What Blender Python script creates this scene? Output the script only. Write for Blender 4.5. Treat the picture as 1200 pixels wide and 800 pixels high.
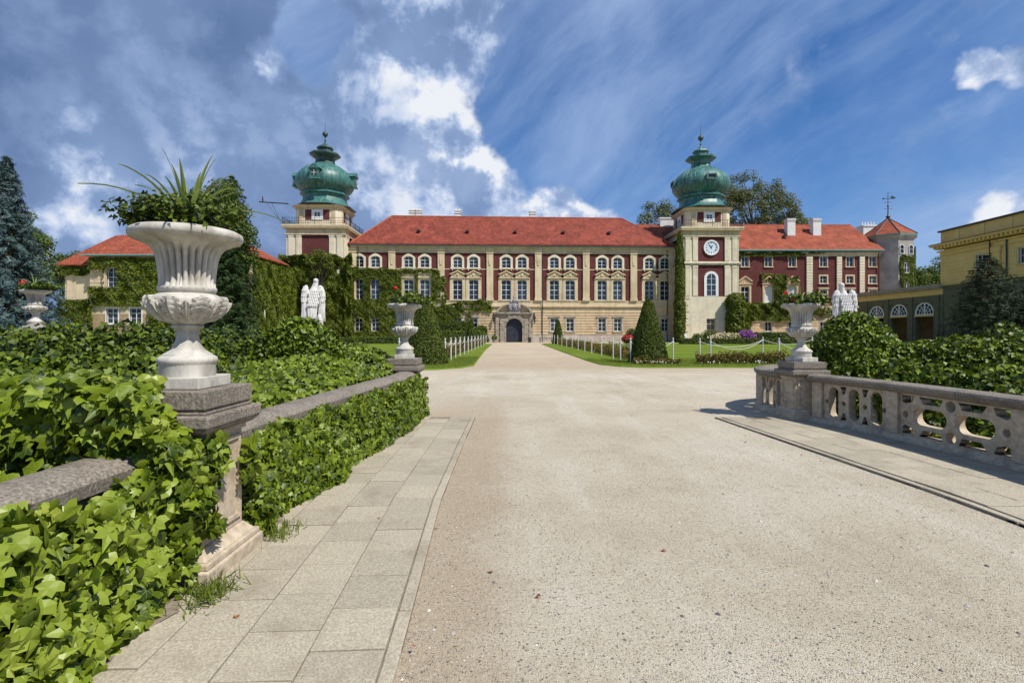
import bpy, bmesh, math, random
import numpy as np
from mathutils import Vector, Matrix
for _o in list(bpy.data.objects): bpy.data.objects.remove(_o)
sc = bpy.context.scene
COL = sc.collection
R = math.radians
random.seed(7); RNG = np.random.default_rng(7)

# ---------------------------------------------------------------- camera, sky, sun, exposure
EYE = 1.65; F = 600.0; HOR = 390.0
cd = bpy.data.cameras.new('camera'); cam = bpy.data.objects.new('camera', cd); COL.objects.link(cam)
cam.location = (0, 0, EYE); cam.rotation_euler = (R(90), 0, 0)
cd.sensor_width = 36; cd.lens = 18; cd.shift_y = -(400 - HOR) / 1200.0
cd.clip_start = 0.05; cd.clip_end = 3000
sc.camera = cam
SUN_EL = R(54); SUN_AZ = math.atan2(0.76, -0.65)      # compass azimuth of the sun (x right, -y behind the camera)
SUN_DIR = Vector((0.76 * math.cos(SUN_EL), -0.65 * math.cos(SUN_EL), math.sin(SUN_EL))).normalized()
sd = bpy.data.lights.new('sun', 'SUN'); sd.energy = 4.6; sd.angle = R(0.5); sd.color = (1.0, 0.95, 0.86)
so = bpy.data.objects.new('sun', sd); COL.objects.link(so)
so.rotation_euler = (-SUN_DIR).to_track_quat('-Z', 'Y').to_euler(); so.location = (30, -30, 60)
sc.view_settings.view_transform = 'Standard'; sc.view_settings.look = 'None'
sc.view_settings.exposure = 0.30; sc.view_settings.gamma = 1.0; sc.view_settings.use_curve_mapping = False

def pdir(px, py): return Vector(((px - 600) / F, 1.0, (HOR - py) / F)).normalized()

wd = bpy.data.worlds.new('World'); sc.world = wd; wd.use_nodes = True
def build_world():
    nt = wd.node_tree; N = nt.nodes; L = nt.links; N.clear()
    def nd(t, **k):
        n = N.new(t)
        for a, b in k.items(): setattr(n, a, b)
        return n
    def math_(op, a, b=None, c=None, clamp=False):
        n = nd('ShaderNodeMath', operation=op, use_clamp=clamp)
        for i, v in enumerate((a, b, c)):
            if v is None: continue
            if isinstance(v, (int, float)): n.inputs[i].default_value = v
            else: L.new(v, n.inputs[i])
        return n.outputs[0]
    def mrange(v, a, b, c=0.0, d=1.0):
        n = nd('ShaderNodeMapRange', interpolation_type='SMOOTHSTEP')
        L.new(v, n.inputs[0])
        for i, q in enumerate((a, b, c, d)): n.inputs[i + 1].default_value = q
        return n.outputs[0]
    tc = nd('ShaderNodeTexCoord'); gen = tc.outputs['Generated']
    sky = nd('ShaderNodeTexSky', sky_type='NISHITA', sun_disc=False)
    sky.sun_elevation = SUN_EL; sky.sun_rotation = SUN_AZ
    sky.altitude = 200; sky.air_density = 1.0; sky.dust_density = 0.3; sky.ozone_density = 3.5
    hs = nd('ShaderNodeHueSaturation'); hs.inputs['Saturation'].default_value = 1.45; hs.inputs['Value'].default_value = 0.92
    L.new(sky.outputs[0], hs.inputs['Color'])
    bg = nd('ShaderNodeBackground'); bg.inputs[1].default_value = 0.085
    tn = nd('ShaderNodeVectorMath', operation='MULTIPLY'); tn.inputs[1].default_value = (.84, .95, 1.12); L.new(hs.outputs[0], tn.inputs[0])
    L.new(tn.outputs[0], bg.inputs[0])
    def noise(vec, scale, det=9, rough=0.55, dist=0.0):
        n = nd('ShaderNodeTexNoise'); n.inputs['Scale'].default_value = scale; n.inputs['Detail'].default_value = det
        n.inputs['Roughness'].default_value = rough; n.inputs['Distortion'].default_value = dist
        L.new(vec, n.inputs['Vector']); return n
    def offs(vec, o):
        n = nd('ShaderNodeVectorMath', operation='ADD'); L.new(vec, n.inputs[0]); n.inputs[1].default_value = o; return n.outputs[0]
    def dot(vec, c):
        n = nd('ShaderNodeVectorMath', operation='DOT_PRODUCT'); L.new(vec, n.inputs[0]); n.inputs[1].default_value = c; return n.outputs['Value']
    def vmul(v, k):
        n = nd('ShaderNodeVectorMath', operation='SCALE'); L.new(v, n.inputs[0]); n.inputs['Scale'].default_value = k; return n.outputs[0]
    def vadd(a, b_):
        n = nd('ShaderNodeVectorMath', operation='ADD'); L.new(a, n.inputs[0]); L.new(b_, n.inputs[1]); return n.outputs[0]
    # the direction, bent by two scales of noise, so that the banks get billowing outlines
    wa = noise(gen, 2.6, 2, 0.5).outputs['Color']; wb = noise(gen, 9.0, 4, 0.6).outputs['Color']
    wv = offs(vadd(vadd(gen, vmul(wa, .17)), vmul(wb, .095)), (-.1325, -.1325, -.1325))
    nrm = nd('ShaderNodeVectorMath', operation='NORMALIZE'); L.new(wv, nrm.inputs[0]); W = nrm.outputs[0]
    def lobes(vec, lst):
        acc = None
        for (px, py, rad, w) in lst:
            c = pdir(px, py); ang = (pdir(px + rad, py).angle(c) + pdir(px, py + rad).angle(c)) / 2 * 1.3
            m = math_('MULTIPLY', mrange(dot(vec, c), math.cos(ang), math.cos(ang * .15)), w)
            acc = m if acc is None else math_('ADD', acc, m)
        return acc
    bank = [(60, 60, 210, .50), (230, 110, 170, .40), (170, -30, 200, .34), (300, 215, 130, .36), (510, 30, 105, .62), (455, 90, 60, .34),
            (522, 178, 46, .55), (560, 225, 42, .34), (400, 140, 90, .28), (440, 235, 75, .34), (640, 250, 40, .60), (690, 268, 34, .4), (110, 215, 80, .36), (90, 285, 60, .40), (610, 268, 30, .3), (200, 275, 90, .45), (330, 285, 90, .42), (40, 330, 90, .5), (170, 340, 110, .45), (420, 290, 60, .4), (540, 285, 60, .3),
            (1138, 62, 30, .40), (1195, 45, 30, .38), (1148, 236, 32, .36), (1198, 234, 30, .34), (1110, -10, 50, .22),
            (380, 50, 44, -.75), (600, 130, 60, -.30), (30, 150, 26, -.35), (62, 175, 24, -.3), (300, 290, 30, -.2)]
    base = lobes(W, bank)
    nz = noise(gen, 8.0, 11, 0.58, 0.12).outputs[0]
    wide = math_('MULTIPLY', mrange(noise(gen, 1.5, 3, .5).outputs[0], .52, .75), math_('MULTIPLY', mrange(dot(gen, (0, 1, 0)), .80, .35), .45))
    d0 = math_('ADD', math_('ADD', base, wide), math_('MULTIPLY_ADD', nz, 0.95, -0.475))
    mask = mrange(d0, 0.06, 0.40)
    # billows: brighter towards the sun side of each puff, blue grey in the thick parts
    nsh = noise(offs(gen, (0.024, -0.004, 0.034)), 8.0, 11, 0.58, 0.12).outputs[0]
    rim = mrange(math_('SUBTRACT', nz, nsh), -0.09, 0.14)
    big = mrange(noise(offs(gen, (3.1, 0, 0)), 2.3, 5, 0.5).outputs[0], .34, .66)
    thin = math_('SUBTRACT', 1.0, mrange(d0, 0.18, 0.62))
    bright = lobes(W, [(530, 165, 50, .8), (640, 240, 46, .85), (470, 105, 46, .26), (455, 215, 60, .42), (100, 195, 60, .45), (540, 25, 95, .5), (80, 285, 50, .5), (1140, 62, 50, .6), (1150, 238, 60, .6), (560, 225, 50, .5), (335, 72, 20, .8), (500, 80, 60, .12), (690, 262, 40, .6), (200, 250, 90, .2), (420, 90, 60, .2)])
    lit = math_('ADD', math_('MULTIPLY', math_('ADD', rim, -.3), .22), math_('MULTIPLY', big, .30))
    lit = math_('ADD', lit, math_('MULTIPLY', thin, .10))
    lit = math_('ADD', lit, math_('MULTIPLY', bright, math_('MULTIPLY_ADD', rim, .75, .35)), clamp=True)
    cr = nd('ShaderNodeValToRGB'); L.new(lit, cr.inputs[0]); e = cr.color_ramp.elements
    e[0].position = 0.0; e[0].color = (0.120, 0.200, 0.390, 1)
    e[1].position = 1.0; e[1].color = (0.86, 0.89, 0.95, 1)
    k = e.new(0.35); k.color = (0.23, 0.34, 0.58, 1)
    k = e.new(0.68); k.color = (0.50, 0.61, 0.83, 1)
    bc = nd('ShaderNodeBackground'); L.new(cr.outputs[0], bc.inputs[0]); bc.inputs[1].default_value = 0.80
    # thin cirrus veils drawn out from lower left to upper right
    rt = nd('ShaderNodeVectorRotate', rotation_type='Y_AXIS'); rt.inputs['Angle'].default_value = R(38); L.new(vadd(gen, vmul(wa, .09)), rt.inputs['Vector'])
    def veil(sc, seed, a, b_, s_):
        mp = nd('ShaderNodeMapping'); mp.inputs['Scale'].default_value = sc; mp.inputs['Location'].default_value = seed; L.new(rt.outputs[0], mp.inputs[0])
        return math_('MULTIPLY', mrange(noise(mp.outputs[0], 1.0, 8, .6, .3).outputs[0], a, b_), s_)
    c1 = veil((1.6, 1.6, 5.2), (0, 0, 0), .38, .74, .50); c2 = veil((2.0, 2.0, 12), (4, 1, 2), .50, .80, .22); c3 = veil((1.2, 1.2, 1.6), (9, 3, 2), .25, .70, .46)
    cir = math_('ADD', math_('ADD', c1, c2), c3, clamp=True)
    bcir = nd('ShaderNodeBackground'); bcir.inputs[0].default_value = (0.44, 0.60, 0.92, 1); bcir.inputs[1].default_value = 0.70
    mx0 = nd('ShaderNodeMixShader'); L.new(cir, mx0.inputs[0]); L.new(bg.outputs[0], mx0.inputs[1]); L.new(bcir.outputs[0], mx0.inputs[2])
    mx = nd('ShaderNodeMixShader'); L.new(mask, mx.inputs[0]); L.new(mx0.outputs[0], mx.inputs[1]); L.new(bc.outputs[0], mx.inputs[2])
    out = nd('ShaderNodeOutputWorld'); L.new(mx.outputs[0], out.inputs[0])
build_world()

# ---------------------------------------------------------------- materials
def mk(name, c1, c2=None, scale=1.0, rough=0.85, bump=0.0, bscale=30, c3=None, detail=6, stain=None, stscale=0.4, spec=0.3, metal=0.0, bdist=0.01, stretch=None):
    """stone, plaster, paint: two or three tones mixed by world-space noise, plus an optional stain and fine relief"""
    m = bpy.data.materials.new(name); m.use_nodes = True; nt = m.node_tree; N = nt.nodes; L = nt.links
    b = N['Principled BSDF']; b.inputs['Roughness'].default_value = rough; b.inputs['Specular IOR Level'].default_value = spec
    b.inputs['Metallic'].default_value = metal
    g = N.new('ShaderNodeNewGeometry'); vec = g.outputs['Position']
    if stretch:
        mp = N.new('ShaderNodeMapping'); mp.inputs['Scale'].default_value = stretch; L.new(vec, mp.inputs[0]); vec = mp.outputs[0]
    if c2:
        n = N.new('ShaderNodeTexNoise'); n.inputs['Scale'].default_value = scale; n.inputs['Detail'].default_value = detail; n.inputs['Roughness'].default_value = .6
        L.new(vec, n.inputs['Vector'])
        r = N.new('ShaderNodeValToRGB'); e = r.color_ramp.elements; e[0].position = .34; e[1].position = .66
        e[0].color = (*c1, 1); e[1].color = (*c2, 1)
        if c3: k = e.new(.5); k.color = (*c3, 1)
        L.new(n.outputs[0], r.inputs[0]); colo = r.outputs[0]
        if stain:
            n2 = N.new('ShaderNodeTexNoise'); n2.inputs['Scale'].default_value = stscale; n2.inputs['Detail'].default_value = 8; n2.inputs['Roughness'].default_value = .65
            L.new(vec, n2.inputs['Vector'])
            mr = N.new('ShaderNodeMapRange'); L.new(n2.outputs[0], mr.inputs[0]); mr.inputs[1].default_value = .5; mr.inputs[2].default_value = .72; mr.inputs[4].default_value = .75
            mi = N.new('ShaderNodeMix'); mi.data_type = 'RGBA'; L.new(mr.outputs[0], mi.inputs[0]); L.new(colo, mi.inputs[6]); mi.inputs[7].default_value = (*stain, 1); colo = mi.outputs[2]
        L.new(colo, b.inputs['Base Color'])
    else: b.inputs['Base Color'].default_value = (*c1, 1)
    if bump:
        nb = N.new('ShaderNodeTexNoise'); nb.inputs['Scale'].default_value = bscale; nb.inputs['Detail'].default_value = 5; L.new(vec, nb.inputs['Vector'])
        bp = N.new('ShaderNodeBump'); bp.inputs['Strength'].default_value = bump; bp.inputs['Distance'].default_value = bdist
        L.new(nb.outputs[0], bp.inputs['Height']); L.new(bp.outputs[0], b.inputs['Normal'])
    return m

def mk_leaf(name, ca, cb, cc=None, trans=0.3, rough=0.5, scale=0.6, spec=0.35, lo=.15):
    m = bpy.data.materials.new(name); m.use_nodes = True; nt = m.node_tree; N = nt.nodes; L = nt.links
    b = N['Principled BSDF']; b.inputs['Roughness'].default_value = rough; b.inputs['Specular IOR Level'].default_value = spec
    g = N.new('ShaderNodeNewGeometry'); oi = N.new('ShaderNodeObjectInfo')
    n = N.new('ShaderNodeTexNoise'); n.inputs['Scale'].default_value = scale; n.inputs['Detail'].default_value = 3; L.new(g.outputs['Position'], n.inputs['Vector'])
    a = N.new('ShaderNodeMath'); a.operation = 'MULTIPLY_ADD'; L.new(g.outputs['Random Per Island'], a.inputs[0]); a.inputs[1].default_value = .62
    s = N.new('ShaderNodeMath'); s.operation = 'MULTIPLY'; L.new(n.outputs[0], s.inputs[0]); s.inputs[1].default_value = .42; L.new(s.outputs[0], a.inputs[2])
    a2 = N.new('ShaderNodeMath'); a2.operation = 'MULTIPLY_ADD'; L.new(oi.outputs['Random'], a2.inputs[0]); a2.inputs[1].default_value = .12; L.new(a.outputs[0], a2.inputs[2])
    r = N.new('ShaderNodeValToRGB'); e = r.color_ramp.elements; e[0].position = lo; e[1].position = .9; e[0].color = (*ca, 1); e[1].color = (*cb, 1)
    if cc: k = e.new(.97); k.color = (*cc, 1)
    L.new(a2.outputs[0], r.inputs[0]); L.new(r.outputs[0], b.inputs['Base Color'])
    t = N.new('ShaderNodeBsdfTranslucent'); L.new(r.outputs[0], t.inputs[0])
    mx = N.new('ShaderNodeMixShader'); mx.inputs[0].default_value = trans; L.new(b.outputs[0], mx.inputs[1]); L.new(t.outputs[0], mx.inputs[2])
    L.new(mx.outputs[0], N['Material Output'].inputs[0])
    return m

M = {}
M['cream'] = mk('cream_plaster', (.56, .455, .29), (.66, .55, .37), .7, .9, .2, 12, stain=(.42, .33, .2), stscale=.5)
M['rust'] = mk('sandstone', (.54, .405, .245), (.65, .505, .33), 1.3, .9, .3, 8, stain=(.40, .28, .16), stscale=.6)
M['pale'] = mk('pale_plaster', (.66, .58, .42), (.74, .67, .51), .6, .9, .15, 10, stain=(.50, .43, .32), stscale=.7)
M['red'] = mk('red_plaster', (.098, .028, .026), (.135, .038, .034), 1.2, .9, .1, 10, stain=(.11, .024, .022), stscale=.8)
def streaks(m, colr, amt=.5):
    nt = m.node_tree; N = nt.nodes; L = nt.links; b = N['Principled BSDF']; src = b.inputs['Base Color'].links[0].from_socket
    g = N.new('ShaderNodeNewGeometry'); mp = N.new('ShaderNodeMapping'); mp.inputs['Scale'].default_value = (1.6, 1.6, .16); L.new(g.outputs['Position'], mp.inputs[0])
    n = N.new('ShaderNodeTexNoise'); n.inputs['Scale'].default_value = 1.0; n.inputs['Detail'].default_value = 7; n.inputs['Roughness'].default_value = .65; L.new(mp.outputs[0], n.inputs['Vector'])
    mr = N.new('ShaderNodeMapRange'); L.new(n.outputs[0], mr.inputs[0]); mr.inputs[1].default_value = .48; mr.inputs[2].default_value = .72; mr.inputs[4].default_value = amt
    mi = N.new('ShaderNodeMix'); mi.data_type = 'RGBA'; L.new(mr.outputs[0], mi.inputs[0]); L.new(src, mi.inputs[6]); mi.inputs[7].default_value = (*colr, 1); L.new(mi.outputs[2], b.inputs['Base Color'])
streaks(M['cream'], (.30, .24, .15)); streaks(M['rust'], (.28, .20, .12)); streaks(M['pale'], (.38, .33, .25)); streaks(M['red'], (.075, .026, .024), .6)
M['white'] = mk('white_paint', (.70, .70, .68), (.80, .80, .78), 4, .55)
M['stonegrey'] = mk('weathered_stone', (.26, .22, .17), (.40, .35, .28), 2.5, .9, .4, 20, stain=(.14, .12, .10), stscale=1.2)
M['plinth'] = mk('plinth_stone', (.36, .31, .25), (.50, .44, .36), 1.5, .9, .3, 14, stain=(.26, .23, .19))
M['copper'] = mk('patinated_copper', (.026, .098, .090), (.100, .235, .195), 1.3, .45, .4, 6, c3=(.044, .150, .130), stain=(.014, .028, .030), stscale=1.0, spec=.5, stretch=(2.0, 2.0, .42))
M['copperdark'] = mk('dark_copper', (.020, .035, .032), (.045, .10, .085), 1.4, .5, spec=.5)
M['gutter'] = mk('green_gutter', (.10, .26, .24), (.16, .34, .31), 3, .6)
M['iron'] = mk('dark_iron', (.018, .018, .02), (.035, .034, .034), 8, .5, spec=.5)
M['door'] = mk('door_paint', (.022, .026, .040), (.034, .038, .055), 5, .5)
M['gravel'] = None
M['bark'] = mk('bark', (.055, .040, .028), (.12, .09, .065), 6, .95, .8, 18, stretch=(1, 1, .3))
M['soil'] = mk('soil', (.15, .12, .085), (.30, .25, .185), 9, .95, .8, 40, stain=(.09, .085, .045), stscale=3)
M['granite'] = mk('granite', (.115, .098, .078), (.31, .27, .22), 55, .88, .9, 60, c3=(.20, .172, .14), stain=(.085, .072, .056), stscale=3.2, bdist=.006)
M['limestone'] = mk('limestone', (.36, .29, .205), (.54, .455, .34), 14, .9, .8, 45, c3=(.45, .37, .27), stain=(.175, .145, .105), stscale=3.2, bdist=.006)
M['marble'] = mk('marble', (.37, .345, .295), (.56, .535, .475), 7, .72, .6, 60, c3=(.48, .455, .40), stain=(.19, .175, .145), stscale=6, spec=.3, bdist=.004, stretch=(1, 1, .55))
streaks(M['marble'], (.17, .155, .12), .35)
M['statue'] = mk('white_statue_stone', (.52, .51, .48), (.66, .65, .62), 9, .75, .3, 30, stain=(.34, .325, .30), stscale=5)
M['yellow'] = mk('ochre_plaster', (.68, .47, .17), (.76, .56, .23), .8, .9, .15, 8, stain=(.52, .36, .13))
M['olive'] = mk('olive_trellis_paint', (.11, .11, .065), (.15, .15, .09), 2, .85, .3, 20)
M['brick'] = mk('old_brick', (.30, .20, .12), (.42, .30, .19), 3, .9, .4, 12, stain=(.22, .15, .1))
M['stucco'] = mk('grey_stucco', (.27, .25, .225), (.42, .395, .36), .7, .92, .4, 8, c3=(.345, .32, .29), stain=(.20, .185, .165), stscale=.5)
M['whitebrick'] = mk('whitewash', (.62, .61, .58), (.74, .73, .70), 2, .85)
M['blind'] = mk('white_blind', (.66, .66, .64), (.72, .72, .70), 2, .8)
M['tyl'] = mk('terracotta_ridge', (.30, .085, .045), (.40, .12, .06), 3, .85)
M['bench'] = mk('bench_wood', (.20, .16, .12), (.28, .23, .18), 6, .7)

def roof_mat(name, ca, cb, cc):
    m = bpy.data.materials.new(name); m.use_nodes = True; nt = m.node_tree; N = nt.nodes; L = nt.links
    b = N['Principled BSDF']; b.inputs['Roughness'].default_value = .8; b.inputs['Specular IOR Level'].default_value = .25
    g = N.new('ShaderNodeNewGeometry'); sx = N.new('ShaderNodeSeparateXYZ'); L.new(g.outputs['Position'], sx.inputs[0])
    a = N.new('ShaderNodeMath'); a.operation = 'ADD'; L.new(sx.outputs[0], a.inputs[0]); L.new(sx.outputs[1], a.inputs[1])
    z = N.new('ShaderNodeMath'); z.operation = 'MULTIPLY'; L.new(sx.outputs[2], z.inputs[0]); z.inputs[1].default_value = 1.35
    cb_ = N.new('ShaderNodeCombineXYZ'); L.new(a.outputs[0], cb_.inputs[0]); L.new(z.outputs[0], cb_.inputs[1])
    br = N.new('ShaderNodeTexBrick'); br.inputs['Scale'].default_value = 1; br.inputs['Brick Width'].default_value = .32; br.inputs['Row Height'].default_value = .34
    br.inputs['Mortar Size'].default_value = .028; br.inputs['Mortar Smooth'].default_value = .4
    br.inputs['Color1'].default_value = (*ca, 1); br.inputs['Color2'].default_value = (*cb, 1); br.inputs['Mortar'].default_value = (*cc, 1)
    L.new(cb_.outputs[0], br.inputs['Vector'])
    n = N.new('ShaderNodeTexNoise'); n.inputs['Scale'].default_value = .55; n.inputs['Detail'].default_value = 8; n.inputs['Roughness'].default_value = .7; L.new(g.outputs['Position'], n.inputs['Vector'])
    mr = N.new('ShaderNodeMapRange'); L.new(n.outputs[0], mr.inputs[0]); mr.inputs[1].default_value = .3; mr.inputs[2].default_value = .7; mr.inputs[3].default_value = .58; mr.inputs[4].default_value = 1.30
    mi = N.new('ShaderNodeVectorMath'); mi.operation = 'SCALE'; L.new(br.outputs[0], mi.inputs[0]); L.new(mr.outputs[0], mi.inputs['Scale'])
    L.new(mi.outputs[0], b.inputs['Base Color'])
    bp = N.new('ShaderNodeBump'); bp.inputs['Strength'].default_value = .6; bp.inputs['Distance'].default_value = .05; bp.invert = True
    L.new(br.outputs['Fac'], bp.inputs['Height']); L.new(bp.outputs[0], b.inputs['Normal'])
    return m
M['roof'] = roof_mat('clay_tiles', (.19, .038, .024), (.31, .072, .042), (.11, .026, .018))
M['roof2'] = roof_mat('orange_clay_tiles', (.25, .055, .028), (.36, .095, .044), (.15, .034, .02))

def glass_mat():
    m = bpy.data.materials.new('window_glass'); m.use_nodes = True; nt = m.node_tree; N = nt.nodes; L = nt.links
    b = N['Principled BSDF']; b.inputs['Roughness'].default_value = .06; b.inputs['Specular IOR Level'].default_value = .5
    oi = N.new('ShaderNodeObjectInfo'); g = N.new('ShaderNodeNewGeometry')
    n = N.new('ShaderNodeTexNoise'); n.inputs['Scale'].default_value = 1.1; L.new(g.outputs['Position'], n.inputs['Vector'])
    a = N.new('ShaderNodeMath'); a.operation = 'MULTIPLY'; L.new(oi.outputs['Random'], a.inputs[0]); L.new(n.outputs[0], a.inputs[1])
    r = N.new('ShaderNodeValToRGB'); e = r.color_ramp.elements; e[0].color = (.004, .007, .014, 1); e[1].color = (.060, .085, .12, 1); e[1].position = .9
    L.new(a.outputs[0], r.inputs[0]); L.new(r.outputs[0], b.inputs['Base Color'])
    bp = N.new('ShaderNodeBump'); bp.inputs['Strength'].default_value = .15; bp.inputs['Distance'].default_value = .02
    L.new(n.outputs[0], bp.inputs['Height']); L.new(bp.outputs[0], b.inputs['Normal'])
    return m
M['glass'] = glass_mat()

M['ivy_near'] = mk_leaf('ivy_leaf', (.022, .050, .004), (.215, .285, .016), (.32, .35, .045), .24, .40, 2.0, .35, .25)
def veins(m):
    nt = m.node_tree; N = nt.nodes; L = nt.links; b = N['Principled BSDF']; src = b.inputs['Base Color'].links[0].from_socket
    uv = N.new('ShaderNodeUVMap'); uv.uv_map = 'leaf'; sx = N.new('ShaderNodeSeparateXYZ'); L.new(uv.outputs[0], sx.inputs[0])
    def mt(op, a, c=None, d=None):
        n = N.new('ShaderNodeMath'); n.operation = op
        for i, v in enumerate((a, c, d)):
            if v is None: continue
            if isinstance(v, (int, float)): n.inputs[i].default_value = v
            else: L.new(v, n.inputs[i])
        return n.outputs[0]
    y = mt('ADD', sx.outputs[1], .03); an = mt('ABSOLUTE', mt('ARCTAN2', sx.outputs[0], y)); fr = mt('ABSOLUTE', mt('SUBTRACT', mt('FRACT', mt('ADD', mt('DIVIDE', an, .80), .5)), .5))
    ln = mt('SQRT', mt('ADD', mt('MULTIPLY', sx.outputs[0], sx.outputs[0]), mt('MULTIPLY', y, y)))
    w = mt('MULTIPLY', fr, ln); mr = N.new('ShaderNodeMapRange'); L.new(w, mr.inputs[0]); mr.inputs[1].default_value = .008; mr.inputs[2].default_value = .034; mr.inputs[3].default_value = .38; mr.inputs[4].default_value = 0
    mi = N.new('ShaderNodeMix'); mi.data_type = 'RGBA'; L.new(mr.outputs[0], mi.inputs[0]); L.new(src, mi.inputs[6]); mi.inputs[7].default_value = (.28, .34, .06, 1); L.new(mi.outputs[2], b.inputs['Base Color'])
    bp = N.new('ShaderNodeBump'); bp.inputs['Strength'].default_value = .5; bp.inputs['Distance'].default_value = .004; bp.invert = True; L.new(mr.outputs[0], bp.inputs['Height']); L.new(bp.outputs[0], b.inputs['Normal'])
veins(M['ivy_near'])
M['ivy_mid'] = mk_leaf('ivy_leaf_small', (.015, .036, .004), (.185, .25, .016), None, .16, .46, 1.2, .3, .30)
M['hedge'] = mk_leaf('hedge_leaf', (.014, .034, .005), (.15, .20, .015), None, .15, .48, .8, .3, .30)
M['ivy_far'] = mk_leaf('wall_ivy_leaf', (.022, .046, .007), (.175, .205, .016), None, .16, .55, .35, .25)
M['ivy_sun'] = mk_leaf('sunlit_wall_ivy_leaf', (.045, .080, .008), (.19, .225, .022), None, .25, .55, .4, .25)  # lighter copy of the wall ivy, sunlight put into its colour
M['tree'] = mk_leaf('tree_leaf', (.028, .058, .008), (.135, .19, .024), None, .3, .5, .3, .3)
M['tree2'] = mk_leaf('plane_tree_leaf', (.055, .080, .022), (.17, .185, .055), None, .3, .5, .3, .3)
M['spruce'] = mk_leaf('blue_spruce_needles', (.028, .055, .055), (.095, .155, .155), None, .08, .6, .5, .25)
M['conifer'] = mk_leaf('dark_conifer_needles', (.012, .030, .008), (.045, .085, .018), None, .1, .6, .5, .2)
M['conifer2'] = mk_leaf('grey_conifer_needles', (.014, .026, .013), (.045, .068, .030), None, .08, .65, .5, .15)
M['yew'] = mk_leaf('yew_needles', (.020, .040, .006), (.115, .145, .018), None, .12, .6, .9, .2)
M['border'] = mk_leaf('border_plant_leaf', (.05, .06, .012), (.22, .15, .035), None, .25, .6, 1.5, .2)
M['grassb'] = mk_leaf('grass_blade', (.08, .13, .014), (.17, .21, .028), (.27, .24, .08), .3, .6, .7, .2)
M['flow_red'] = mk('red_petals', (.60, .02, .02), (.75, .05, .04), 30, .6)
M['flow_purple'] = mk('purple_petals', (.22, .035, .30), (.36, .09, .45), 5, .6)
M['flow_cream'] = mk('cream_petals', (.60, .48, .26), (.72, .60, .40), 3, .6)
M['flow_white'] = mk('white_petals', (.75, .75, .66), (.80, .80, .74), 3, .6)
M['flow_dred'] = mk('crimson_petals', (.45, .015, .035), (.60, .03, .06), 3, .6)
M['twig_and_core'] = mk('twigs_and_dark_core', (.030, .034, .012), (.055, .055, .022), 8, .95)  # also colours the solid foliage cores, dark as the shade between leaves
M['drygreen'] = mk_leaf('spiky_leaf', (.11, .19, .03), (.34, .38, .10), None, .3, .4, 3)

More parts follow.
